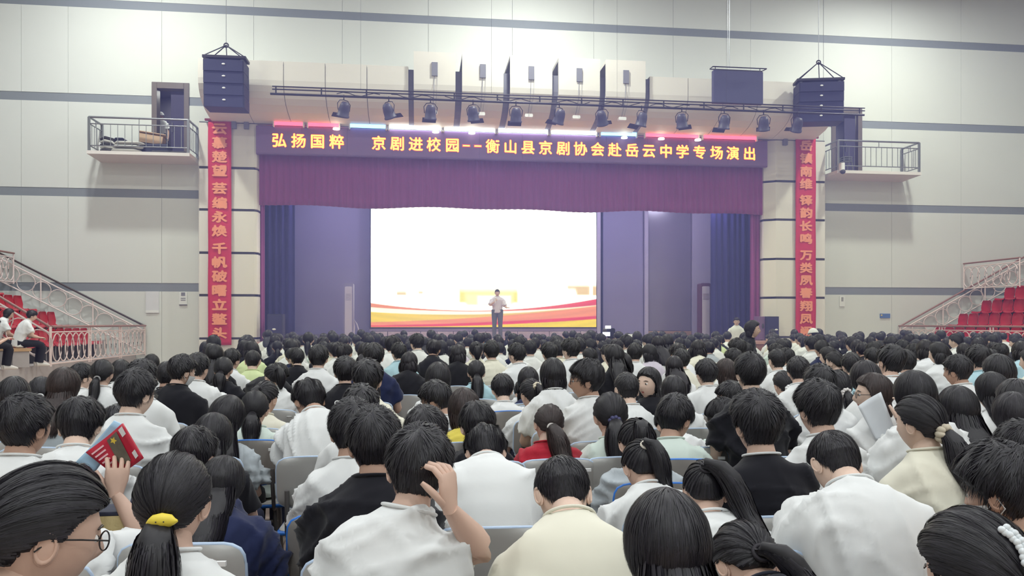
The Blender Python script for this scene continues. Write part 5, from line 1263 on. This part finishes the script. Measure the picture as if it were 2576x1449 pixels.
# ------------------------------------------------------------------ the rows behind, copied from a few figures
KIND = {'S': 'short black hair', 'C': 'cropped black hair', 'F': 'fluffy black hair', 'P': 'a low ponytail', 'H': 'a high ponytail', 'L': 'long loose hair', 'B': 'a dark bob'}
COLN = {'white': 'white', 'cream': 'cream', 'mint': 'mint', 'black': 'black', 'sky': 'pale blue', 'navy': 'navy', 'grey': 'grey', 'lilac': 'lilac', 'lime': 'pale lime'}
proto = {}
def prototype(st, v):
    if (st, v) not in proto:
        P = dict(style=st, q=1, seed=500 + 7 * v + ord(st), bow=(0.05, 0.25, 0.12)[v], lean=(0.05, 0.12, 0.08)[v], hunch=(0.18, 0.32, 0.22)[v], yaw=(0.15, -0.2, 0.5)[v], top=1.28, hl=0.2, tw=1.2,
                 hs=0.95, trous=v, var=v, hair=(0, 1, 0)[v], skin=v % 3)
        o, S = make_person(P, 'x'); o.location = (0, -40, 0); proto[(st, v)] = (o, S); 
    return proto[(st, v)]
used_proto = set()
for a, b, c in ((1893, 805, 11.2), (2046, 826, 17.2), (1532, 832, 17.6), (1596, 852, 17.2)): q_ = at_depth(a, b, c); taken.append((q_.x, q_.y))     # kept free for standing people and stands
nauto = 300 - len(heroes) - 8
cand = []
d = 5.6; row = 0
while d < 19.5:
    step = 0.56; l = -0.72 * d
    off = (row % 2) * 0.28
    while l < 0.72 * d + 0.6:
        ll = l + off + rng.normal(0, 0.05); dd = d + rng.normal(0, 0.09)
        x, y = ll * CN + dd * SN, -ll * SN + dd * CN
        if x > -2.2 - 0.085 * y and x < 15.8 and y < 20.0: cand.append((dd, x, y))
        l += step
    d += 0.80; row += 1
cand.sort()
far = []
cnt = 0
for dd, x, y in cand:
    z = float(np.clip(rng.normal(1.30, 0.045), 1.2, 1.40))
    pxx, pyy, _ = proj((x, y, z))
    if pxx < -20 or pxx > 2600 or not free(x, y, 0.38, 0.5): continue
    if dd < 7.2 and not free(x, y, 0.46, 0.75): continue
    st = rng.choice(list('SCFPHLB'), p=[.34, .08, .16, .14, .06, .10, .12]); sh = rng.choice(list(COLN), p=[.68, .07, .06, .10, .02, .03, .02, .01, .01])
    taken.append((x, y)); by = float(rng.normal(0, 0.08)); v = int(rng.integers(0, 3))
    if cnt >= nauto: far.append((x, y, z, by, st, v, sh)); continue
    cnt += 1
    src, S = prototype(st, v)
    if (st, v) not in used_proto: used_proto.add((st, v)); o = src
    else: o = copy_tree(src)
    sc = z / 1.28; o.scale = (sc, sc, sc)
    o.location = (x - S['hc'][0] * sc, y - S['hc'][1] * sc, 0); o.rotation_euler = (0, 0, by)
    lab = 'person with %s in a %s T-shirt in the far rows' % (KIND[st], COLN[sh])
    tag(o, lab, 'person', 'seated rows: %s, %s T-shirt' % (KIND[st], COLN[sh]))
    shirt = [c for c in o.children if c.name.startswith('shirt')][0]
    for oo in [shirt] + list(shirt.children): oo.material_slots[0].link = 'OBJECT'; oo.material_slots[0].material = CL[sh]
    c = bpy.data.objects.new('chair', CHAIR_FAR); COL.objects.link(c); c.location = (o.location.x, o.location.y - 0.01, 0); c.rotation_euler = (0, 0, by)
    tag(c, 'pale grey plastic chair in the seated rows towards the stage', 'chair', 'chairs of the rows towards the stage')
for k, (o, S) in proto.items():
    if k not in used_proto:
        for ch in list(o.children_recursive): bpy.data.objects.remove(ch)
        bpy.data.objects.remove(o)
# everyone beyond: the farthest rows before the stage, too many and too small to single out
fm = [M_SKIN[0], M_HAIR[0], CL['white'], CL['black'], M_TROUS[0], CL['cream'], CL['sky']]
FC = {'white': 2, 'black': 3, 'cream': 5, 'sky': 6}
lib = {}
def far_parts(st, v):
    if (st, v) in lib: return lib[(st, v)]
    P = dict(style=st, q=2, seed=900 + v + ord(st), bow=(0.05, 0.25, 0.12)[v], lean=0.08, hunch=0.25, yaw=(0.1, -0.15, 0.4)[v], top=1.28, hl=0.18, hs=0.95)
    S = person_shapes(P); parts = []
    def grab(mb, mi): 
        for vv, ff, base in zip(mb.v, mb.f, np.cumsum([0] + [len(a) for a in mb.v])[:-1]):
            f = ff - base; t = ff[:, 3] < 0
            if (~t).any(): parts.append((vv, f[~t], mi))
            if t.any(): parts.append((vv, f[t][:, :3], mi))
    grab(S['body'], 0); grab(S['legs'], 4)
    cp = MB(); cap_into(cp, st, 5 + v, 0, 2); parts.append((tf(np.vstack(cp.v), S['hm']), np.vstack(cp.f), 1))
    if S['tail']: grab(S['tail'], 1)
    parts.append((S['shirt'][0], S['shirt'][1], 'shirt')); lib[(st, v)] = (parts, S); return lib[(st, v)]
fmb = MB()
for (x, y, z, by, st, v, sh) in far:
    parts, S = far_parts(st, v); sc = z / 1.28
    Mx = Matrix.Translation((x - S['hc'][0], y - S['hc'][1], 0)) @ rot(0, 0, by) @ Matrix.Scale(sc, 4)
    for vv, ff, mi in parts: fmb.add(tf(vv, Mx), ff, FC.get(sh, 2) if mi == 'shirt' else mi)
if far:
    o = fmb.build('seated_crowd', fm, None, True); tag(o, 'farthest rows of seated students in white shirts before the stage', 'crowd', kind='stuff')


# ------------------------------------------------------------------ things the people hold and wear
from mathutils.bvhtree import BVHTree
def print_on(h, text, z, size, m, x=0.0, rotz=0.0, name='print'):
    """letters laid on the back of a shirt"""
    o, S = h[0], h[1]; V, F = S['shirt']; bv = BVHTree.FromPolygons([tuple(v) for v in V], [tuple(f) for f in F])
    mb = MB(); adv = size * 0.66
    for k, ch in enumerate(text):
        if ch == ' ': continue
        xx = x + (k - (len(text) - 1) / 2) * adv
        add_glyph(mb, ch, Matrix.Translation((xx, 0, z)) @ rot(0, rotz, 0) @ FACE, size, 0.0008, size * 0.03)
    P = np.vstack(mb.v)
    for i, p in enumerate(P):
        hit = bv.ray_cast(Vector((p[0], -1.0, p[2])), Vector((0, 1, 0)))
        P[i, 1] = (hit[0].y if hit[0] is not None else 0) - 0.005 + p[1]
    o2 = MB(); o2.add(P, np.vstack([np.where(f < 0, -1, f) for f in mb.f])[:, :4])
    shirt = [c for c in o.children if c.name.startswith('shirt')][0]
    return o2.build(name, m, shirt)
h = who('white lettering on the back'); zs = h[1]['piv'][2]
print_on(h, 'CHARR', zs - 0.14, 0.052, M_WHITE); print_on(h, 'PEN', zs - 0.19, 0.045, M_WHITE, 0.04)
h = who('red T-shirt with white letters'); zs = h[1]['piv'][2]
print_on(h, 'S    OU', zs - 0.15, 0.062, M_WHITE, 0.01)
# lemon clip on the low ponytail
h = who('yellow lemon hair clip'); tl = [c for c in h[0].children if c.name.startswith('ponytail')][0]; p, n = h[1]['tie']
M_LEMON = mat('lemon_yellow', (244, 220, 76), 0.5)
mb = MB(); mb.loft([(-0.036, 0, -0.003), (-0.029, 0, 0), (-0.02, 0, 0.002), (0, 0, 0.003), (0.02, 0, 0.002), (0.029, 0, 0), (0.036, 0, 0.001)], [0.002, 0.008, 0.015, 0.0185, 0.015, 0.008, 0.003], None, 12, M=rot(0, 0, 0, (p[0] + 0.012, p[1] - 0.025, p[2] + 0.012)))
lc = mb.build('lemon_clip', M_LEMON, tl, True)
for s in (-1, 1): MB().sphere((p[0] + 0.012 + s * 0.009, p[1] - 0.0435, p[2] + 0.016), 0.0018, 6, 5).build('dot', M_DARK, lc, True)
# pearl clip
h = who('pearl-beaded clip'); hm = h[1]['hm']; pc = None
M_PEARL = mat('pearl', (226, 232, 236), 0.15, spec=0.8)
hair = [c for c in h[0].children if c.name.startswith('hair')][0]
base = MB(); arc = [unit(np.array([-0.12 + 0.10 * math.sin(t * 2.6), -0.80, 0.70 - 0.5 * t])) for t in np.linspace(0, 1, 9)]
pts = [skull(a[None])[0] + snorm(a[None])[0] * 0.024 for a in arc]
pc = base.tube(pts, 0.004, 6).build('pearl_clip', M_GREYSTEEL, hair)
for k, a in enumerate(arc):
    for e in (-1, 1):
        dd = unit(a + np.array([0.055 * e, 0, 0.01 * e])); q = skull(dd[None])[0] + snorm(dd[None])[0] * (0.029 - 0.002 * (k % 2)); MB().sphere(q, 0.0068, 10, 8).build('pearl', M_PEARL, pc, True)
# watch and paper sheet
h = who('raising a paper sheet'); HDp, ELp = h[1]['HD'][1], h[1]['EL'][1]; dv = Vector(ELp - HDp).normalized()
wm = Matrix.Translation(Vector(HDp) + dv * 0.035) @ Vector((0, 0, 1)).rotation_difference(dv).to_matrix().to_4x4()
w_ = MB().torus(0.030, 0.005, wm, nu=20, nv=6).build('wrist_watch', M_WHITE, h[0], True); MB().lathe([(0.001, 0.006), (0.014, 0.006), (0.015, 0), (0.001, 0)], 14, wm @ rot(math.pi / 2, 0, 0, (0, -0.032, 0))).build('dial', M_GREYSTEEL, w_)
def sheet(name, corners, thick, m, label, cat, curl=0.0, n=8):
    """a slightly bent rectangular sheet between four world points"""
    O, A, C, B = [np.array(c) for c in corners]; V = []
    nrm = unit(np.cross(A - O, B - O))
    for i in range(n + 1):
        for j in range(n + 1):
            u, v = i / n, j / n; V.append(O * (1 - u) * (1 - v) + A * u * (1 - v) + C * u * v + B * (1 - u) * v + nrm * curl * math.sin(u * math.pi))
    V = np.array(V); o = MB().add(V, grid_quads(n + 1, n + 1, False)).build(name, m, None, True)
    s = o.modifiers.new('thickness', 'SOLIDIFY'); s.thickness = thick; s.offset = 0
    if label: tag(o, label, cat)
    return o, V, nrm
hw_ = h[0].matrix_basis @ Vector(HDp); dpt = proj(hw_)[2] - 0.02
q4 = lambda pts, d: [at_depth(a, b, d) for a, b in pts]
sheet('paper_sheet', q4([(2158, 1022), (2216, 986), (2262, 1108), (2206, 1112)], dpt + 0.04), 0.001, mat('paper_white', (226, 232, 238), 0.6), 'thin white paper sheet held up before the student with round glasses', 'paper', 0.012)
# red book held open
h = who('holding up the red book'); hw_ = h[0].matrix_basis @ Vector(h[1]['HD'][1]); hp = proj(hw_ + Vector((0, 0, 0.08))); db = hp[2] + 0.035
dx, dy = hp[0] - 262, hp[1] - 1180
cs = [(187, 1130), (279, 1057), (331, 1145), (263, 1191)]; cs = [(a + dx, b + dy) for a, b in cs]
bk, V, nr = sheet('book', q4(cs, db), 0.008, mat('book_red', (190, 34, 60), 0.35, nscale=5), 'red-covered book with yellow star held up over the rows', 'book', 0.015)
cs2 = [(a + dx, b + dy) for a, b in [(160, 1156), (258, 1050), (283, 1062), (205, 1186)]]
pg, _, _ = sheet('pages', q4(cs2, db + 0.016), 0.006, mat('book_blue', (170, 206, 234), 0.5), None, None, 0.01); pg.parent = bk
def on_book(uvs, m, name, lift=0.0065):
    O, A, C, B = [np.array(c) for c in q4(cs, db)]
    P = [O * (1 - u) * (1 - v) + A * u * (1 - v) + C * u * v + B * (1 - u) * v + nr * 0.015 * math.sin(u * math.pi) for u, v in uvs]
    sgn = -1 if (np.array(cam_o.location) - O) @ nr < 0 else 1
    P = np.array(P) + nr * sgn * lift; c = P.mean(0); n = len(P)
    return MB().add(np.vstack([P, [c]]), [[i, (i + 1) % n, n] for i in range(n)]).build(name, m, bk)
on_book([(0.48, 0.08), (0.78, 0.06), (0.64, 0.86), (0.30, 0.84)], mat('book_photo', (104, 98, 86), 0.4, nscale=25, noise=0.5), 'cover_picture')
on_book([(0.60 + (0.085 if k % 2 else 0.04) * math.cos(k * math.pi / 5), 0.19 + (0.105 if k % 2 else 0.05) * math.sin(k * math.pi / 5)) for k in range(10)], mat('book_star', (226, 196, 74), 0.4), 'star', 0.0085)
on_book([(0.84, 0.06), (0.97, 0.05), (0.96, 0.26), (0.83, 0.27)], M_WHITE, 'barcode_patch'); on_book([(0.80, 0.72), (0.94, 0.70), (0.93, 0.88), (0.79, 0.9)], M_WHITE, 'price_patch')
for k in range(6):
    v0 = 0.12 + 0.12 * k; on_book([(0.06, v0), (0.36 - 0.03 * k, v0 - 0.01), (0.36 - 0.03 * k, v0 + 0.035), (0.06, v0 + 0.045)], mat('book_text', (240, 190, 196), 0.5), 'text_line')
# yellow bag over an empty chair
p = at_depth(326, 900, 3.05); cxx = p.x; cyy = p.y
chair(cxx, cyy, 0.0, 1, 'empty grey chair with a pale yellow cloth bag over its back')
by_ = empty('cloth_bag', (cxx, cyy, 0)); tag(by_, 'pale yellow cloth bag with dark top hem hung over a chair back', 'bag')
by_.location.z = 0.0
mb = MB()
for dy_ in (-0.262, -0.172): mb.add([(-0.19, dy_, 0.60), (0.19, dy_, 0.60), (0.19, dy_ - 0.03, 0.835), (-0.19, dy_ - 0.03, 0.835)], [[0, 1, 2, 3]])
fr = MB().rbox(-0.19, 0.19, -0.292, -0.277, 0.60, 0.845, 0.015).build('front', mat('bag_yellow', (236, 216, 160), 0.8, bump=0.2), by_)
MB().rbox(-0.19, 0.19, -0.296, -0.16, 0.842, 0.858, 0.006, axis='x').build('hem', mat('bag_hem', (52, 56, 78), 0.7), by_)
MB().rbox(-0.19, 0.19, -0.17, -0.16, 0.64, 0.845, 0.004).build('back', mat('bag_yellow', (0, 0, 0)), by_)
for k in range(4): box_obj('mark', (-0.12 + 0.05 * k, -0.095 + 0.05 * k, -0.2945, -0.291, 0.71, 0.728), M_SLOT, by_)

# ------------------------------------------------------------------ standing people, the speaker, spectators on the bleacher
def stander(px, ptop, d, P, label, z0=0.0, rz=0.0):
    p = at_depth(px, ptop, d); P = dict(P); P.update(stand=True, top=p.z - z0); P.setdefault('q', 1)
    o, S = make_person(P, label); o.rotation_euler = (0, 0, rz)
    c, s = math.cos(rz), math.sin(rz); o.location = (p.x - (S['hc'][0] * c - S['hc'][1] * s), p.y - (S['hc'][0] * s + S['hc'][1] * c), z0); return o, S
spk, SS = stander(1251, 727, 25.6, dict(style='C', shirt='lilac', trous=2, bow=0.02, skin=0, lean=0.0, hunch=0.05, sw=1.05, seed=61, q=1, sleeve=0.9,
    arm_r=((0.24, 0.10, -0.42), (0.08, 0.24, -0.30), ((-0.5, 0.3, 0.6), (0.6, 0.6, 0.0), 0.9), 'h'), arm_l=((-0.27, 0.06, -0.46), (-0.34, 0.27, -0.50), ((-0.4, 0.8, 0), (0, 0.2, 1), 0.4), 'h')),
    'man in pale shirt and grey trousers speaking on stage before the screen', ZS, math.pi - 0.15)
hd = SS['HD'][1]
mic = MB(); mic.loft([hd + np.array([-0.02, 0.05, -0.06]), hd + np.array([-0.03, 0.05, 0.1])], [0.012, 0.017], None, 8); mic.sphere(hd + np.array([-0.032, 0.05, 0.125]), 0.027, 10, 8)
mo = mic.build('microphone', M_WHITE, None, True); mo.matrix_basis = spk.matrix_basis.copy(); tag(mo, 'pale handheld microphone of the man speaking on stage', 'microphone')
stander(1853, 797, 21.3, dict(style='C', shirt='white', trous=0, bow=0.1, skin=0, lean=0.0, hunch=0.05, seed=62, arm_l=((-0.22, 0.05, -0.45), (-0.06, 0.28, -0.48), ((0.7, 0.5, 0), (0, 0.3, 1), 0.5), 'h')), 'man in white short-sleeved shirt standing before the stage, facing the hall', 0.0, math.pi - 0.3)
stander(1893, 805, 11.2, dict(style='B', shirt='black', trous=0, bow=0.05, yaw=0.0, skin=0, hair=1, seed=63, tw=0.95, hs=1.05), 'dark-haired person standing among the rows, face turned back towards the hall', 0.0, -2.0)
stander(405, 282, 24.6, dict(style='C', shirt='white', trous=2, bow=0.1, seed=64, skin=1, hs=0.95, cap=1), 'person in white shirt and white cap standing in the balcony doorway', 6.75, math.pi + 0.3)
stander(2046, 826, 17.2, dict(style='C', shirt='grey', trous=1, bow=0.1, seed=65, skin=0, cap=1), 'person in white cap standing before the banner beside the empty balcony', 0.0, 0.2)
for k, (px, top, d, sh, st, lab) in enumerate(((80, 781, 17.3, 'white', 'S', 'spectator in white shirt leaning over on the bleacher step'), (22, 760, 17.6, 'white', 'B', 'spectator with dark bob on the bleacher beside the white ringed rail'), (-14, 800, 16.0, 'tan', 'S', 'spectator in mustard-tan top behind the ringed stair rail'))):
    p = at_depth(px, top, d); fz = 0.55
    o, S = make_person(dict(style=st, shirt=sh, q=1, seed=70 + k, bow=0.25, lean=0.25, hunch=0.3, top=min(1.36, p.z - fz)), lab)
    o.rotation_euler = (0, 0, -0.9); c, s_ = math.cos(-0.9), math.sin(-0.9)
    o.location = (p.x - (S['hc'][0] * c - S['hc'][1] * s_), p.y - (S['hc'][0] * s_ + S['hc'][1] * c), fz)
    bn = MB().rbox(-0.3, 0.3, -0.2, 0.2, 0.36, 0.43, 0.03, axis='x'); 
    e = empty('bench', o.location, -0.9); tag(e, ['short wooden bench under the white-shirted spectator', 'short wooden bench under the dark-bobbed spectator', 'short wooden bench under the mustard-topped spectator'][k], 'bench')
    bn.build('seat_board', M_GOLD, e)
    for sx in (-0.24, 0.24): box_obj('leg', (sx - 0.03, sx + 0.03, -0.16, 0.16, 0, 0.37), M_CONC, e)
# video camera on a tripod and a music stand before the stage
p = at_depth(1532, 832, 17.6); r = empty('video_camera', (p.x, p.y, 0)); tag(r, 'video camera with lit viewfinder on a tripod before the stage', 'camera')
zc = p.z
for k in range(3):
    a = 2 * math.pi * k / 3 + 0.4; MB().tube([(0, 0, zc - 0.2), (0.38 * math.cos(a), 0.38 * math.sin(a), 0.012)], 0.016, 6).build('leg', M_STEEL, r)
MB().rbox(-0.10, 0.10, -0.18, 0.2, zc - 0.12, zc + 0.06, 0.04, axis='y').build('body', M_BLACKBOX, r); MB().lathe([(0.001, 0.24), (0.05, 0.24), (0.06, 0.0), (0.001, 0.0)], 14, rot(-math.pi / 2, 0, 0, (0, 0.2, zc - 0.03))).build('lens', M_DARK, r)
box_obj('viewfinder', (-0.14, -0.02, -0.26, -0.2, zc + 0.05, zc + 0.12), mat('viewfinder_glow', (230, 235, 250), 0.4, emit=(225, 230, 250), estr=1.2), r); box_obj('monitor', (-0.2, -0.03, -0.22, -0.19, zc - 0.12, zc - 0.03), mat('viewfinder_glow', (0, 0, 0)), r)
MB().tube([(0.02, -0.1, zc + 0.1), (0.02, 0.14, zc + 0.1), (0.02, 0.16, zc + 0.05)], 0.014, 6).build('handle', M_STEEL, r); MB().tube([(0, 0, zc - 0.2), (0, 0, zc - 0.1)], 0.03, 8).build('head', M_STEEL, r); MB().tube([(0.06, -0.08, zc - 0.15), (0.18, -0.4, zc - 0.26)], 0.01, 6).build('pan_bar', M_STEEL, r)
p = at_depth(1596, 852, 17.2); r = empty('music_stand', (p.x, p.y, 0)); tag(r, 'music stand with a white sheet before the stage', 'music stand')
MB().tube([(0, 0, 0.02), (0, 0, p.z - 0.1)], 0.014, 6).build('pole', M_STEEL, r)
for k in range(3): a = 2.1 * k; MB().tube([(0, 0, 0.2), (0.26 * math.cos(a), 0.26 * math.sin(a), 0.01)], 0.01, 6).build('leg', M_STEEL, r)
MB().box(-0.16, 0.16, 0, 0.012, -0.12, 0.12, 0, rot(-0.4, 0, 0, (0, 0, p.z))).build('desk', M_STEEL, r); MB().box(-0.14, 0.14, -0.006, 0.0, -0.10, 0.11, 0, rot(-0.4, 0, 0, (0, 0, p.z))).build('sheet', M_WHITE, r)

r = empty('stacked_stool', (X(2128, 24.75), 24.75, 6.75)); tag(r, 'grey metal stools stacked in front of the door of the empty balcony', 'stool')
for k in range(3):
    MB().rbox(-0.16, 0.16, -0.16, 0.16, 0.40 + 0.07 * k, 0.43 + 0.07 * k, 0.03, axis='z').build('seat', M_GREYSTEEL, r)
    for sx in (-1, 1):
        for sy in (-1, 1): MB().tube([(sx * 0.13, sy * 0.13, 0.41 + 0.07 * k), (sx * 0.17, sy * 0.17, 0.07 * k)], 0.012, 6).build('leg', M_GREYSTEEL, r)

# ------------------------------------------------------------------ thin added haze volume, stands in for lens glare round the screen
mh = bpy.data.materials.new('glare_haze'); mh.use_nodes = True; nt = mh.node_tree; nt.nodes.remove(nt.nodes['Principled BSDF'])
vsn = nt.nodes.new('ShaderNodeVolumeScatter'); vsn.inputs['Color'].default_value = (0.36, 0.38, 1.0, 1); vsn.inputs['Density'].default_value = 0.027; vsn.inputs['Anisotropy'].default_value = 0.35
nt.links.new(vsn.outputs[0], nt.nodes['Material Output'].inputs['Volume'])
hz = MB().box(-5.0, 11.8, 8.5, 26.7, 1.0, 6.9).build('glare_haze', mh, None)
tag(hz, 'thin violet haze added to imitate glare round the bright screen', 'haze', kind='stuff')
# small glowing marks need not be sampled as lamps
for nm in ('led_yellow', 'led_red', 'lamp_glow', 'down_glow', 'viewfinder_glow', 'added_fill_glow', 'lit_window'):
    if nm in MATS: MATS[nm].cycles.emission_sampling = 'NONE'
